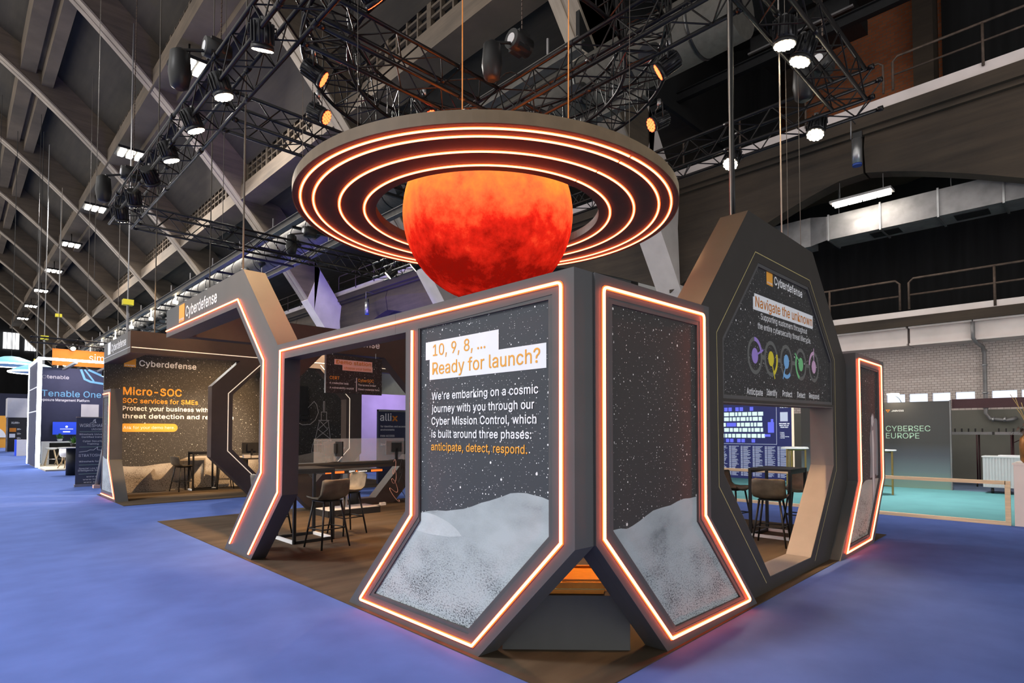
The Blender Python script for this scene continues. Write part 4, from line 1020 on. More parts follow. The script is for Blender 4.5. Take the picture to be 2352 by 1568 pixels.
dup(st, (9.35, 4.42, 0), math.radians(172), 'bar stool cut off by the left edge of the gabled arch opening')
bar_table((5.02, 17.35, 0), 0, .6, .4, 1.05, 'black bar table before the moon wall')
dup(st, (4.50, 17.3, 0), math.radians(-75), 'bar stool left of the table before the moon wall')
dup(st, (5.56, 17.3, 0), math.radians(80), 'bar stool right of the table before the moon wall')
# corner bench
d45 = Vector((3.6-2.94, 2.49-3.16, 0)).normalized(); n45 = Vector((-d45.y, d45.x, 0))
if n45.dot(Vector((1, 1, 0))) < 0: n45 = -n45
bx = empty('bench', 'grey box bench set diagonally in the corner under the wall panels', 'bench', (3.6, 2.49, 0), math.atan2(d45.y, d45.x))
B().box((-.93, 0, .008), (0, .50, .40)).build('bench_box', 'dark_box', bx)
cu = empty('seat_cushion', 'orange cushion lying on the grey corner bench', 'cushion', (3.6, 2.49, .40), math.atan2(d45.y, d45.x))
b = B(); b.box((-.90, .01, .005), (-.165, .40, .11)); bmesh.ops.bevel(b.bm, geom=b.bm.edges[:], offset=.02, segments=3, affect='EDGES'); b.build('cushion_body', 'orange_leather', cu)
B().cyl((-.91, .008, .045), (-.175, .008, .045), .004, 6).build('zip', 'gold_line', cu)
B().box((-.40, .40, .02), (-.17, .43, .125)).build('back_flap', 'orange_leather', cu)
ob = empty('red_lit_slab', 'reddish slab for the red lit bench top right of the orange cushion', 'box', (3.6, 2.49, .40), math.atan2(d45.y, d45.x))
B().box((-.14, .06, .0), (-.01, .45, .055)).build('slab_body', 'dull_orange', ob)  # slab coloured reddish in place of red light on the bench top
# demo desk
dk = empty('demo_desk', 'long dark demo desk under the hanging sign', 'desk', (4.4, 10.7, 0))
B().box((0, .20, .93), (3.4, .52, .97)).build('desk_top', 'booth_inner', dk); B().box((.0, .22, .84), (3.4, .26, .93)).build('front_rail', 'booth_inner', dk)
for x in (.05, 1.7, 3.3): B().box((x, .25, .008), (x+.05, .5, .93)).build('leg', 'black_metal', dk)
ac = tag(B().box((5.2, 11.02, .975), (7.3, 11.03, 1.45)).build('acrylic_screen', 'acrylic'), 'clear acrylic screen standing on the demo desk', 'screen')
pt = empty('touch_table', 'low black touch table with a column foot in front of the demo desk', 'table', (5.55, 10.45, 0))
B().box((-.55, -.32, .80), (.65, .25, .86)).build('table_top', 'black_plastic', pt); B().box((-.05, -.05, .12), (.05, .05, .8)).build('column', 'steel', pt)
B().box((-.5, -.35, .008), (.6, .25, .12)).box((-.5, -.35, .12), (.6, .25, .125)).build('base', 'black_plastic', pt); B().box((-.48, -.33, .125), (.58, .23, .132)).build('base_top', 'pale_panel', pt)
fr_ = bpy.data.objects.new('front_edge', None); COL.objects.link(fr_); fr_.parent = pt; fr_.matrix_local = frame((-.55, -.325, .8), (1, 0, 0), (0, -1, 0))
B().box((0, .0, -.001), (1.2, .06, .002)).build('edge_screen', 'black_plastic', fr_); B().box((.0, .012, .002), (.38, .05, .003)).box((.95, .012, .002), (1.2, .05, .003)).build('red_glow', 'lit_orange', fr_)
text('CERT', .48, .60, .018, .03, 'lit_white', fr_, .0035, .012); B().box((.62, .015, .002), (.655, .05, .0035)).build('logo_square', 'lit_orange', fr_); text('Cyberdefense', .67, .86, .022, .02, 'lit_white', fr_, .0035, .008)
def monitor(loc, rz, w, h, label, tilt=0):
    o = empty('monitor', label, 'monitor', loc, rz)
    B().box((-w/2, -.02, .12), (w/2, .02, .12+h)).box((-w/4, .02, .18), (w/4, .05, .08+h)).build('screen_case', 'black_plastic', o)
    B().box((-w/2+.01, -.0215, .13), (w/2-.01, -.0195, .11+h)).build('screen', 'screen_navy', o)
    B().box((-.03, .02, .01), (.03, .05, .25)).build('stand', 'black_metal', o); B().box((-.12, -.08, 0), (.12, .1, .012)).build('foot', 'black_metal', o)
    return o
mo = monitor((7.1, 11.05, .97), math.radians(180), .50, .30, 'black monitor seen from behind at the right end of the demo desk')
dup(mo, (5.65, 11.1, .97), math.radians(110), 'black monitor turned sideways on the demo desk under the hanging sign')
dt = empty('side_desk', 'dark desk carrying a monitor inside the octagonal portal', 'desk', (6.42, 16.9, 0))
B().box((-.55, -.3, .82), (.9, .3, .86)).build('desk_top', 'booth_inner', dt)
for x in (-.5, .82): B().box((x, -.25, .008), (x+.04, .25, .82)).build('leg', 'black_metal', dt)
dup(mo, (6.15, 16.95, .86), math.radians(180), 'black monitor on the desk inside the octagonal portal')
o = empty('small_device', 'small pale device on the desk under the monitor inside the portal', 'device', (5.95, 16.75, .86)); B().box((-.09, -.05, .0), (.09, .05, .09)).build('case', 'pale_panel', o); B().box((.12, -.05, 0), (.36, .05, .06)).build('tray', 'pale_panel', o)
tv = empty('wall_screen', 'dark wall screen hanging on the starry back wall', 'screen', (7.80, 17.66, 2.1)); B().box((-.75, 0, 0), (.32, .05, .92)).build('case', 'black_plastic', tv); B().box((-.73, -.004, .02), (.30, .0, .90)).build('screen', 'black_metal', tv); B().box((-.75, .0, -.13), (.32, .04, -.02)).build('shelf', 'black_plastic', tv)
# cables
for i, (x, y, mt, lb) in enumerate(((6.95, 10.86, 'cable_pink', 'tangle of pink cable hanging from the demo desk'), (7.12, 10.87, 'black_plastic', 'black cable hanging from the demo desk beside the pink tangle'))):
    b = B(); pts = []
    for k in range(60):
        t = k/59
        pts.append((x+.10*math.sin(t*21+i)*(.3+t), y+.03*math.cos(t*17), .93-.80*t+.10*math.sin(t*25)))
    b.tube(pts, .007, 6); single(b, 'cable', mt, lb, 'cable', (x, y, 0))
b = B(); b.tube([(5.85, 10.75, .8), (5.88, 10.85, .5), (5.84, 10.86, .2), (5.92, 10.9, .03), (6.3, 10.9, .02)], .008, 6); single(b, 'cable', 'cable_pink', 'single pink cable beside the touch table column', 'cable', (5.85, 10.75, 0))
o = empty('power_strip', 'white socket strip lying on the brown carpet', 'socket', (6.75, 11.0, .01)); B().box((-.06, -.04, 0), (.06, .04, .06)).build('socket', 'white_gloss', o); B().tube([(-.06, 0, .02), (-.25, .06, .015), (-.55, .1, .015)], .008, 6).build('lead', 'white_gloss', o)
rt = empty('round_table', 'dark round table just behind the launch poster panel', 'table', (6.3, 8.6, 0)); B().cyl((0, 0, .98), (0, 0, 1.01), .35, 32).build('table_top', 'black_plastic', rt); B().cyl((0, 0, .02), (0, 0, .98), .035, 12).build('column', 'black_metal', rt); B().cyl((0, 0, .008), (0, 0, .025), .25, 28).build('foot', 'black_metal', rt)

# ================================================================ NEIGHBOURS, FAR LEFT
MT = frame((0, 36, 0), (1, 0, 0), (0, -1, 0))
b = B(); b.box((2.8, 29.6, 0), (8, 36, .06)); 
structure(b.build('floor', 'deck_beige'), 'pale wooden deck of the white lit neighbouring stand', 'floor')
tw_ = empty('neighbour_wall', 'dark blue stand wall with a white two line product headline, left', 'stand wall', M=MT)
plate(rect(2.95, 0.06, 8.0, 4.72), 0, -.12, 'wall_body', 'tenable_navy', tw_)
text('tenable', 3.37, 4.23, 4.17, .17, 'pale_panel', tw_, .003, .01); plate(disc(3.27, 4.24, .09, 6), .002, .004, 'hexagon_mark', 'grey_print', tw_, [disc(3.27, 4.24, .07, 6)])
text('Tenable One', 3.18, 5.56, 3.30, .30, 'sky_print', tw_, .003, .004); text('Exposure Management Platform', 3.10, 5.08, 3.07, .12, 'white_print', tw_, .003, .012)
q = B(); q.strip([(4.70, 4.70), (4.86, 4.22), (5.1, 4.10), (5.8, 4.0)], .05, .002, .004); q.strip([(4.85, 4.70), (5.25, 4.12)], .035, .002, .004); q.strip([(5.0, 4.70), (5.9, 4.28)], .05, .002, .004); q.build('pattern_print', 'sky_print', tw_)
plate(rect(4.74, .06, 5.47, 2.95), .02, .05, 'door_panel', 'pale_panel', tw_)
scr = empty('wall_screen', 'bright blue screen on the dark blue stand wall', 'screen', (3.6, 35.8, 1.42)); B().box((0, 0, 0), (1.15, .06, .65)).build('case', 'black_plastic', scr); B().box((.015, -.004, .015), (1.135, 0, .635)).build('screen', 'screen_blue', scr)
B().cyl((.56, -.006, .40), (.56, -.004, .40), .05, 16).box((.3, -.006, .28), (.82, -.004, .30)).box((.42, -.006, .13), (.70, -.004, .18)).build('screen_text', 'screen_white', scr)
lf = empty('light_frame', 'tall frame of white light tubes around the neighbouring stand', 'light frame', (2.75, 32, 0))
B().box((-.07, -.07, .06), (.07, .07, 4.78)).build('front_post', 'cool_led', lf); B().box((-.05, 4.2, .06), (.05, 4.3, 4.78)).build('rear_post', 'cool_led', lf)
B().box((-.05, .05, 4.68), (.05, 4.3, 4.78)).build('side_beam', 'cool_led', lf); B().box((.05, -.05, 4.68), (5.2, .05, 4.78)).build('front_beam', 'cool_led', lf)
B().box((-.02, .1, .06), (.02, 4.2, 4.66)).build('side_panel', 'tenable_navy', lf)
for z in (2.45, 3.5): B().box((-.03, .1, z), (-.022, 4.2, z+.05)).build('rung', 'white_print', lf)
for x in (1.2, 2.6, 4.0): B().box((x, .1, 4.60), (x+.12, 4, 4.70)).build('crossbeam', 'galvanised', lf)
ob = empty('hanging_banner', 'orange hanging banner with pale letters behind the white light frame', 'banner', (3.95, 40, 5.2)); B().box((0, 0, 0), (3.2, .06, .9)).build('cloth', 'banner_orange', ob); B().box((.1, .02, .9), (.14, .05, 1.15)).box((3.0, .02, .9), (3.04, .05, 1.15)).build('strap', 'black_plastic', ob)
of = bpy.data.objects.new('front', None); COL.objects.link(of); of.parent = ob; of.matrix_local = frame((0, -.01, 0), (1, 0, 0), (0, -1, 0)); text('sim', 1.63, 2.33, .32, .42, 'white_card', of, .003, .0)
spot('banner_wash', (5.2, 37.5, 6.8), (5.4, 40, 5.5), 500, (1, .75, .45), 80); spot('wall_wash', (4.6, 33.6, 4.6), (4.5, 36, 3.6), 260, (.9, .8, 1), 75)
truss((3.0, 40.0, 6.5), (9.5, 40.0, 6.5), 'thin truss above the orange banner', .3)
for x in (4.2, 6.9): wire((x, 40, 15), (x, 40, 6.66), 'wire holding the thin truss above the orange banner, %s' % ('left' if x < 5 else 'right'), .015)
lamp('spotlight', (4.83, 39.85, 6.15), (4.9, 33, 2), 'lamp_warm', 'star-bright spotlight over the orange banner', .12, power=250, col=WARM, ztop=6.36)
lamp('spotlight', (5.41, 34.6, 4.35), (4.9, 36, 2), 'lamp_warm', 'small bright spotlight under the white light frame', .07, ztop=4.6)
def white_stool(loc, rz, label):
    o = empty('white_stool', label, 'stool', loc, rz, 'white stools on the deck'); b = B(); b.lathe([(.12, .70), (.21, .74), (.23, .80), (.20, .80), (.10, .76)], 20); b.build('seat', 'white_gloss', o)
    for a, c_ in ((-1, -1), (1, -1), (1, 1), (-1, 1)): B().cyl((a*.23, c_*.23, .0), (a*.09, c_*.09, .72), .018, 8).build('leg', 'pine', o)
    q = B(); 
    for k in range(4):
        p_ = [(-.17, -.17), (.17, -.17), (.17, .17), (-.17, .17)]; q.cyl((*p_[k], .28), (*p_[(k+1) % 4], .28), .01, 6)
    q.build('footrest', 'steel', o); return o
ws = white_stool((3.35, 33.4, .06), 0, 'white stool with wooden legs right of the bright light post')
dup(ws, (3.80, 33.5, .06), .5, 'white stool with wooden legs below the potted plant')
ch = empty('shell_chair', 'white shell chair with wooden legs on the deck edge', 'chair', (3.62, 30.6, .06), math.radians(200))
b = B(); b.lathe([(.10, .44), (.24, .46), (.29, .55), (.30, .68), (.29, .68), (.22, .50), (.08, .47)], 24); 
for v in b.bm.verts:
    if v.co.z > .6 and v.co.y < 0: v.co.z += .16*(-v.co.y/.3)
b.build('shell', 'white_gloss', ch)
for a, c_ in ((-1, -1), (1, -1), (1, 1), (-1, 1)): B().cyl((a*.25, c_*.25, 0), (a*.08, c_*.08, .45), .018, 8).build('leg', 'oak', ch)
wt = empty('white_counter', 'white high table with a dark niche on the neighbouring deck', 'table', (3.1, 34.2, .06)); B().box((0, 0, 1.0), (1.5, .6, 1.06)).build('table_top', 'white_gloss', wt); B().box((0, 0, 0), (.25, .6, 1.0)).box((1.25, 0, 0), (1.5, .6, 1)).build('side_panel', 'white_gloss', wt); B().box((.25, .5, 0), (1.25, .6, 1)).build('niche_back', 'black_plastic', wt)
w2 = empty('white_desk', 'white reception block beside the white high table', 'counter', (4.1, 32.6, .06)); B().box((0, 0, 0), (1.0, .8, 1.02)).build('block', 'white_gloss', w2)
def plant(loc, r, label, pot='white_gloss', hh=.12):
    o = empty('potted_plant', label, 'plant', loc); b = B(); b.lathe([(.08, 0), (.11, hh)], 16); b.build('pot', pot, o)
    b = B()
    for i in range(70):
        t = random.uniform(0, 6.28); e = random.uniform(.2, 1.5); l = r*random.uniform(.5, 1.0)
        dv = Vector((math.cos(t)*math.cos(e), math.sin(t)*math.cos(e), math.sin(e)))*l; p0 = Vector((0, 0, hh)); sd = dv.cross(Vector((0, 0, 1))).normalized()*.03
        mid = p0+dv*.6
        b.bm.faces.new([b.bm.verts.new(p) for p in (p0, mid+sd, p0+dv, mid-sd)])
    b.build('foliage', 'leaf', o); return o
plant((3.75, 34.4, 1.12), .30, 'small green plant in a white pot on the white high table')
plant((3.35, 26.9, 1.02), .30, 'dark green plant on the black cylinder table', 'black_plastic')
cyl = empty('cylinder_table', 'black cylinder table with a pale rim by the roll-up banner', 'table', (3.3, 26.5, 0)); B().cyl((0, 0, 0), (0, 0, .98), .22, 28).build('drum', 'black_plastic', cyl); B().cyl((0, 0, .98), (0, 0, 1.02), .42, 32).build('table_top', 'pale_panel', cyl)
single(B().box((4.25, 32.7, 1.08), (4.40, 32.9, 1.4), Matrix.Rotation(0, 4, 'X')), 'leaflet_holder', 'acrylic', 'clear leaflet holder on the white reception block', 'holder', (4.3, 32.8, 1.08))
# roll-up banner
rb = empty('roll_up_banner', 'slate blue roll-up banner with shark fin emblem beside the neon panel', 'banner', M=frame((0, 20.8, 0), (1, 0, 0), (0, -1, 0)))
plate(rect(2.64, .06, 3.50, 2.0), 0, -.01, 'print', 'banner_slate', rb); B().box((2.62, 0, -.09), (3.52, .07, .06)).build('cassette', 'steel', rb); B().box((2.63, 1.985, -.015), (3.51, 2.015, .012)).build('top_bar', 'steel', rb)
text('WIRESHARK', 2.715, 3.36, 1.725, .09, 'white_print', rb, .003, .004); text('UNIVERSITY', 3.0, 3.36, 1.63, .055, 'white_print', rb, .003, .0)
plate([(2.95, 1.84), (3.02, 1.86), (3.05, 1.94), (3.10, 1.96), (3.09, 1.90), (3.12, 1.84)], .002, .004, 'fin_emblem', 'white_print', rb, [[(2.98, 1.85), (3.04, 1.87), (3.065, 1.93), (3.075, 1.85)]])
for v, s, a, e in ((1.49, 'Wireshark University', 2.71, 3.40), (1.41, 'Certified training', 2.77, 3.34), (1.29, 'Cyber Security', 2.80, 3.28), (1.21, 'Training', 2.90, 3.18), (.70, 'Wireshark for all', 2.72, 3.30), (.50, 'Special Low Energy', 2.72, 3.36), (.44, 'Intelligence Services', 2.70, 3.36), (.26, 'www.ac', 2.90, 3.2), (.18, 'www.tcpip', 2.82, 3.25), (.10, 'www.eco', 2.84, 3.2)): text(s, a, e, v, .045, 'white_print', rb, .003, .010)
text('STRATOSHARK', 2.71, 3.42, .86, .075, 'white_print', rb, .003, .0); q = B(); q.strip([(2.72, 1.0), (2.9, 1.02), (2.98, 1.06), (3.06, 1.05), (3.10, 1.09), (3.16, 1.14), (3.15, 1.06), (3.3, 1.03)], .006, .002, .004); q.build('cloud_emblem', 'white_print', rb)
q = B()
for v in (1.58, 1.14, .62, .36): q.box((2.72, v, .002), (3.40, v+.008, .004))
q.build('rule_lines', 'mint_print', rb)
single(B().cyl((3.02, 20.0, .03), (3.36, 20.3, 2.05), .045, 10).cyl((3.08, 20.05, .03), (3.36, 20.2, 1.7), .03, 8).cyl((3.14, 19.95, .03), (3.30, 20.2, 1.5), .025, 8), 'pole_bundle', 'grey_print', 'bundle of leaning banner poles in front of the roll-up banner', 'poles', (3.02, 20.0, 0))
single(B().box((2.95, 19.9, 0), (3.1, 20.1, .09)), 'end_cap', 'peach_print', 'pale pink foot at the bottom of the leaning pole bundle', 'foot', (3.0, 20.0, 0))
single(B().box((3.28, 19.0, 0), (3.36, 19.1, 2.62)), 'wall_post', 'galvanised', 'grey upright post between the pole bundle and the small neon panel', 'post', (3.3, 19.05, 0))
# farther stands
fb = empty('far_stand', 'far stand box, pale above and dark below, with small white figures', 'stand', M=frame((0, 60, 0), (1, 0, 0), (0, -1, 0)))
plate(rect(3.25, 2.68, 6.0, 4.2), 0, -2, 'upper_box', 'pale_panel', fb); plate(rect(3.3, 0, 6.0, 2.67), -.02, -2, 'lower_wall', 'black_plastic', fb)
text('10,000+', 3.5, 4.0, 2.2, .13, 'white_print', fb, .01, .01)
for v in (1.8, 1.45, 1.1): text('20+' if v == 1.8 else '10+', 3.85, 4.1, v-.1, .12, 'white_print', fb, .01, .01)
B().box((3.4, 1.55, .0), (3.8, 1.85, .02)).build('notice', 'orange_deep', fb); B().box((3.4, 1.1, .0), (3.75, 1.4, .02)).build('leaflet', 'white_card', fb); B().box((3.2, 0, .0), (3.3, 2.7, .05)).build('edge_post', 'galvanised', fb)
fc = empty('white_pedestal', 'white pedestal with a blue side on the aisle far left', 'pedestal', (3.1, 49.5, 0)); B().box((.08, 0, 0), (.75, .5, 1.05)).build('body', 'white_gloss', fc); B().box((0, .0, 0), (.08, .5, 1.05)).build('side', 'screen_blue', fc)
fo_ = empty('far_stand', 'distant orange stand with a white arch at the far left edge', 'stand', (3.0, 75, 0)); B().box((-1, 0, 0), (1.2, .2, 3.1)).build('wall_body', 'orange_print', fo_); b = B(); b.prism([(1.0*math.cos(t), 1.0*math.sin(t)) for t in [math.pi*i/16 for i in range(17)]], 0, .1); bmesh.ops.transform(b.bm, matrix=Matrix.Translation((0, -.05, 1.0)) @ Matrix.Rotation(math.pi/2, 4, 'X'), verts=b.bm.verts[:]); b.build('arch_print', 'white_card', fo_)
fd = empty('far_stand', 'dark far stands at the end of the aisle', 'stand', (2.0, 100, 0)); B().box((-.5, 0, 0), (14, .3, 6.5)).build('wall_body', 'tenable_navy', fd)
for i, (x, y, z, s) in enumerate(((3.3, 58, 6.6, 1.2), (4.6, 55, 5.9, 1.1))):
    o = empty('canopy', ['pale blue hanging canopy shape at the far left', 'lower pale blue hanging canopy shape by the light frame'][i], 'canopy', (x, y, z)); b = B(); b.lathe([(1.5*s, 0), (1.2*s, .25), (.4*s, .62), (.05, .68)], 24); b.build('dome', 'sky_print', o); B().cyl((0, 0, .6), (0, 0, 18), .02, 5).build('cable', 'black_metal', o); b = B(); b.tube([(1.5*s*math.cos(t), 1.5*s*math.sin(t), 0) for t in [2*math.pi*k/32 for k in range(32)]], .06, 6, True); b.build('lit_rim', 'cool_led', o)
o = empty('paper_ornament', 'orange curved ornament hanging at the far left edge', 'ornament', (2.3, 57, 4.6)); B().tube([(0, 0, 1.6), (-.1, 0, 1.0), (.05, 0, .3), (.2, 0, -.1)], .12, 8).build('body', 'lit_orange', o); B().cyl((0, 0, 1.6), (0, 0, 22), .015, 5).build('cable', 'black_metal', o)
o2 = dup(o, (4.6, 57, 4.4), 2.0, 'orange curved ornament hanging left of the white light frame')
for i, (x, y, z, lb) in enumerate(((7.3, 70, 12.5, 'yellow hoist hook hanging far left'), (5.4, 60, 9.0, 'lower yellow hoist hook hanging far left'), (6.6, 80, 9.0, 'farthest yellow hoist hook'), (7.0, 38, 8.6, 'yellow hoist hook under the ceiling grid'))):
    o = empty('hoist_hook', lb, 'hoist', (x, y, z)); B().box((-.25, -.2, 0), (.25, .2, .3)).build('block', 'dot_yellow', o); B().cyl((0, 0, .3), (0, 0, 16), .03, 6).build('cable', 'steel', o); B().cyl((0, 0, -2.2), (0, 0, 0), .06, 6).build('chain', 'galvanised', o)
for i in range(10):
    tag(B().cyl((9.85, 40+6*i, 9.45-.2*(i % 2)), (9.85, 40+6*i, 9.6-.2*(i % 2)), .14, 10).cyl((9.85, 40+6*i, 9.5-.2*(i % 2)), (9.85, 40+6*i, 9.99), .03, 6).build('grid_lamp', 'lamp_warm'), 'small distant lamp under the ceiling grid', 'lamp', 'distant lamps under the ceiling grid')

# ================================================================ RIGHT SIDE
MX = lambda x: frame((x, 0, 0), (0, -1, 0), (-1, 0, 0))
pc = empty('partition_wall', 'charcoal partition fading to green with pale event lettering', 'partition', M=MX(19.62))
plate(rect(-7.0, .0, -3.14, 2.43), 0, -.06, 'panel', 'fade_print', pc); plate(rect(-3.14, 0, -3.11, 2.45), .02, -.07, 'end_post', 'galvanised', pc)
text('CYBERSEC', -4.65, -3.58, 1.60, .155, 'mint_print', pc, .003, -.006); text('EUROPE', -4.65, -3.84, 1.395, .155, 'mint_print', pc, .003, -.006)
text('by:', -4.82, -4.68, 2.165, .05, 'white_print', pc, .003); text('JARVISS', -4.50, -4.20, 2.165, .045, 'white_print', pc, .003, .012)
plate([(-4.65, 2.225), (-4.535, 2.225), (-4.59, 2.135)], .002, .005, 'triangle_mark', 'orange_deep', pc, [[(-4.615, 2.205), (-4.565, 2.205), (-4.59, 2.165)]])
o = empty('arm_light', 'small clip lamp on top of the charcoal partition', 'lamp', (19.6, 4.25, 2.43)); B().tube([(0, 0, 0), (0, .05, .10), (-.25, .12, .22)], .01, 6).build('arm', 'steel', o); B().box((-.4, 0, .2), (-.2, .26, .24)).build('head', 'lamp_warm', o)
spot('partition_wash', (19.3, 4.35, 2.75), (19.62, 4.45, 1.8), 16, (1, .85, .65), 100)
bm_ = empty('fascia_beam', 'dark maroon fascia beam right of the charcoal partition', 'beam', (19.7, 0, 2.22)); B().box((0, -6, 0), (.06, 3.1, .25)).build('board', 'maroon', bm_)
# floor plan board
mp_ = empty('floor_plan_board', 'blue lit floor plan board behind the gabled arch opening', 'board', M=MX(19.5))
plate(rect(-10.2, -.0, -7.24, 2.75), 0, -.08, 'panel', 'screen_navy', mp_); B().box((-7.24, 0, -.09), (-7.20, 2.75, .01)).build('edge_light', 'warm_line', mp_)
b, b2 = B(), B(); rng = random.Random(3)
for j, v in enumerate((2.12, 1.95, 1.76, 1.58, 1.38)):
    u = -9.62
    while u < -8.2:
        wd = rng.choice((.08, .11, .17))
        if j == 2 and -9.45 < u < -9.1: b2.box((-9.42, v, .002), (-9.08, v+.13, .004)); u = -9.05; continue
        b.box((u, v, .002), (u+wd, v+.13, .004)); u += wd+.03
for (u0, v0, u1, v1) in ((-8.0, 1.55, -7.8, 1.9), (-7.9, 1.9, -7.82, 2.0), (-8.12, 1.42, -7.92, 1.5)): b2.box((u0, v0, .002), (u1, v1, .004))
for u in (-9.5, -9.35, -9.1, -8.95, -8.6): b2.box((u, 2.29, .002), (u+.12, 2.42, .004)); b2.box((u+.05, 1.22, .002), (u+.17, 1.34, .004))
b.build('hall_cells', 'tile_mint', mp_); b2.build('zone_cells', 'tile_blue', mp_)
B().strip([(-9.7, 1.17), (-7.72, 1.17), (-7.72, 2.6)], .006, .002, .004).build('plan_frame', 'tile_grey', mp_)
b = B()
for c_ in range(6):
    for r_ in range(30):
        v = 1.08-.034*r_; u = -9.75+.41*c_
        b.box((u, v, .002), (u+.07, v+.016, .003)); b.box((u+.09, v, .002), (u+.09+rng.uniform(.12, .26), v+.014, .003))
b.build('listing_lines', 'tile_grey', mp_)
text('THE APP', -7.62, -7.33, 2.36, .05, 'screen_white', mp_, .003, .01)
for i, s in enumerate(('AND MAKE THE', 'MOST OUT OF', 'YOUR VISIT')): text(s, -7.64+.02*i, -7.31-.02*i, 1.83-.06*i, .035, 'screen_white', mp_, .003, .01)
for i, s in enumerate(('- Program', '- Speakers', '- Floorplan', '- Schedule meetings', '- Live feed')): text(s, -7.62, None, 1.55-.045*i, .022, 'screen_white', mp_, .003, .004)
B().box((-7.6, 1.92, .002), (-7.36, 2.22, .003)).build('blank_square', 'tile_grey', mp_)
# wooden rail along the carpet edge
fe = empty('wooden_rail', 'low pale pine rail frame along the teal carpet', 'fence', (13.0, 1.30, 0))
B().box((-.04, .03, .69), (.04, 5.6, .75)).build('top_rail', 'pine', fe); B().box((-.04, -.03, 0), (.04, 5.6, .06)).build('bottom_rail', 'pine', fe)
for y in (-.03, 5.55): B().box((-.04, y, .06), (.04, y+.07, .75)).build('post', 'pine', fe)
wc = empty('counter', 'pale cream counter cut off by the right edge', 'counter', (13.0, 1.22, 0)); b = B(); b.box((-.02, -1.6, 0), (.9, 0, 1.03)); b.build('body', 'counter_white', wc); B().box((-.03, -1.62, 1.03), (.92, .02, 1.06)).build('top', 'counter_white', wc)
va = empty('vase', 'rusty copper vase standing on the cream counter', 'vase', (13.2, 1.02, 1.06)); B().lathe([(.09, 0), (.13, .05), (.14, .3), (.13, .42), (.06, .50), (.055, .54), (.045, .54)], 24).build('body', 'vase_copper', va)
tg = empty('dried_twigs', 'dried golden twigs in the copper vase', 'twigs', (13.2, 1.02, 1.5))
for i in range(13):
    a = random.uniform(0, 6.28); sp = random.uniform(.08, .34); h_ = random.uniform(.5, .95); pts = [(sp*math.cos(a)*t**1.5+random.uniform(-.012, .012), sp*math.sin(a)*t**1.5+random.uniform(-.012, .012), h_*t) for t in (0, .2, .4, .6, .8, 1)]
    B().tube(pts, .005, 5).build('twig', 'twig', tg)
b = B()
for i in range(40):
    a = random.uniform(0, 6.28); r_ = random.uniform(.05, .22); z = random.uniform(.05, .28)-r_*.5; c_ = Vector((r_*math.cos(a), r_*math.sin(a), z)); sd = Vector((-math.sin(a), math.cos(a), 0))*.03; b.bm.faces.new([b.bm.verts.new(c_+p) for p in (sd, Vector((.05*math.cos(a), .05*math.sin(a), -.06)), -sd, Vector((0, 0, .03)))])
b.build('dry_leaves', 'rust', tg)
def brass_table(loc, label):
    o = empty('high_table', label, 'table', loc); B().cyl((0, 0, 1.10), (0, 0, 1.13), .36, 32).build('table_top', 'white_card', o)
    for k in range(3): t = 2.1*k+.4; B().box((.28*math.cos(t)-.02, .28*math.sin(t)-.02, 0), (.28*math.cos(t)+.02, .28*math.sin(t)+.02, 1.10)).build('leg', 'brass', o)
    B().tube([(.28*math.cos(2.1*k+.4), .28*math.sin(2.1*k+.4), 1.07) for k in range(3)], .012, 6, True).build('apron', 'brass', o)
    q = B()
    for k in range(3): q.cyl((0, 0, .22), (.28*math.cos(2.1*k+.4), .28*math.sin(2.1*k+.4), .22), .015, 6)
    q.build('stretcher', 'brass', o); return o
bt = brass_table((17.1, 4.2, 0), 'brass legged high table before the charcoal partition, half hidden by the astronaut panel')
dup(bt, (18.4, 6.75, 0), .6, 'brass legged high table right of the floor plan board in the arch opening')
dup(bt, (17.3, 6.35, 0), .2, 'second brass legged high table in the arch opening, nearer')
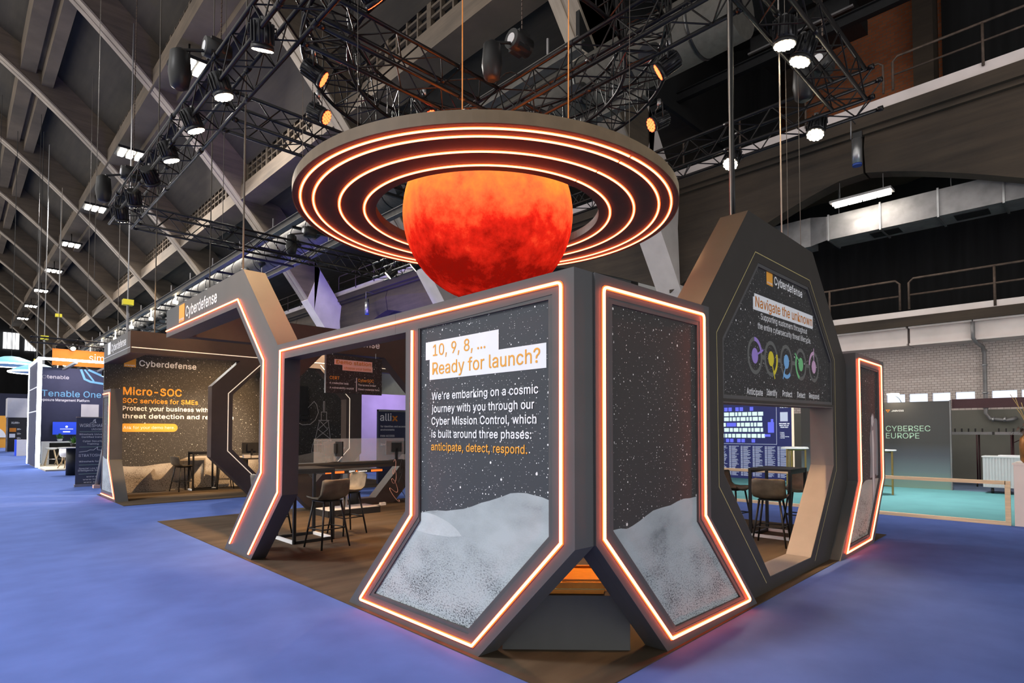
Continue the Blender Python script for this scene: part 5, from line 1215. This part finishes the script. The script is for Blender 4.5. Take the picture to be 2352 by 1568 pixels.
# coat racks and cabinet
def coat_rack(loc, L_, label):
    o = empty('coat_rack', label, 'coat rack', loc); B().box((-.22, -L_, 1.50), (.22, 0, 1.58)).build('top_tray', 'galvanised', o)
    for x in (-.2, .2):
        for y in (-.35, -L_+.35): B().cyl((x, y, .1), (x, y, 1.5), .02, 8).build('leg', 'maroon', o)
    B().cyl((-.2, -.35, .18), (-.2, -L_+.35, .18), .018, 8).build('low_bar', 'maroon', o)
    for y in (-.35, -L_+.35): B().cyl((-.2, y, .05), (-.2, y+.03, .05), .05, 12).build('caster', 'black_plastic', o)
    for k in range(int(L_/.16)): B().box((-.03, -.08-.16*k, 1.58), (.03, -.05-.16*k, 1.68)).build('hook', 'black_plastic', o)
    B().tube([(-.2, -.75, 1.5), (-.2, -.4, 1.28)], .012, 6).build('brace', 'maroon', o); return o
cr_ = coat_rack((21.6, 4.2, 0), 1.75, 'maroon legged coat rack with a metal tray, right behind the charcoal partition')
dup(cr_, (21.5, 2.38, 0), 0, 'maroon legged coat rack with a metal tray, nearer the copper vase')
cb = empty('rolling_cabinet', 'grey ribbed cabinet on castors beside the coat racks', 'cabinet', (19.3, 2.42, 0)); B().box((0, -1.6, .16), (.6, 0, .93)).build('body', 'corrugated', cb)
q = B()
for k in range(26): q.box((-.012, -1.58+.061*k, .17), (0, -1.545+.061*k, .92))
q.build('ribs', 'corrugated', cb); B().box((-.02, -1.62, .93), (.62, .02, .96)).build('lid', 'white_gloss', cb); B().box((.1, -.8, .96), (.5, -.3, .985)).build('paper_stack', 'white_card', cb)
for y in (-.2, -1.4): B().cyl((.12, y, .07), (.12, y+.05, .07), .07, 14).build('caster', 'black_plastic', cb)
# stands glimpsed through the back portal
al = empty('display_stand', 'dark display stand with white name and orange x behind the demo desk', 'banner', M=frame((0, 15.5, 0), (1, 0, 0), (0, -1, 0)))
plate(rect(9.35, .0, 10.6, 2.26), 0, -.1, 'print', 'tenable_navy', al); B().box((9.35, 2.2, -.1), (10.6, 2.26, .01)).build('top_bar', 'galvanised', al)
text('alli', 9.40, 9.80, 1.92, .22, 'white_print', al, .004, .01); text('x', 9.82, 10.03, 1.92, .19, 'orange_deep', al, .004, .03)
for v, s in ((1.72, 'for identities and access'), (1.62, 'environments'), (1.43, 'PAM ACCESS'), (1.17, 'IDAAS ACCESS')): text(s, 9.42, None, v, .055, 'white_print', al, .004, .01)
structure(B().box((11.5, 22, 0), (19, 22.2, 3.2)).build('wall_far', 'white_paint'), 'pale stand wall lit violet in the distance behind the demo desk', 'wall')
area('violet_wash', (13.5, 19.5, 3.6), (14.0, 22, 2.0), (2, 1), 75, (.42, .28, 1.0), 160)
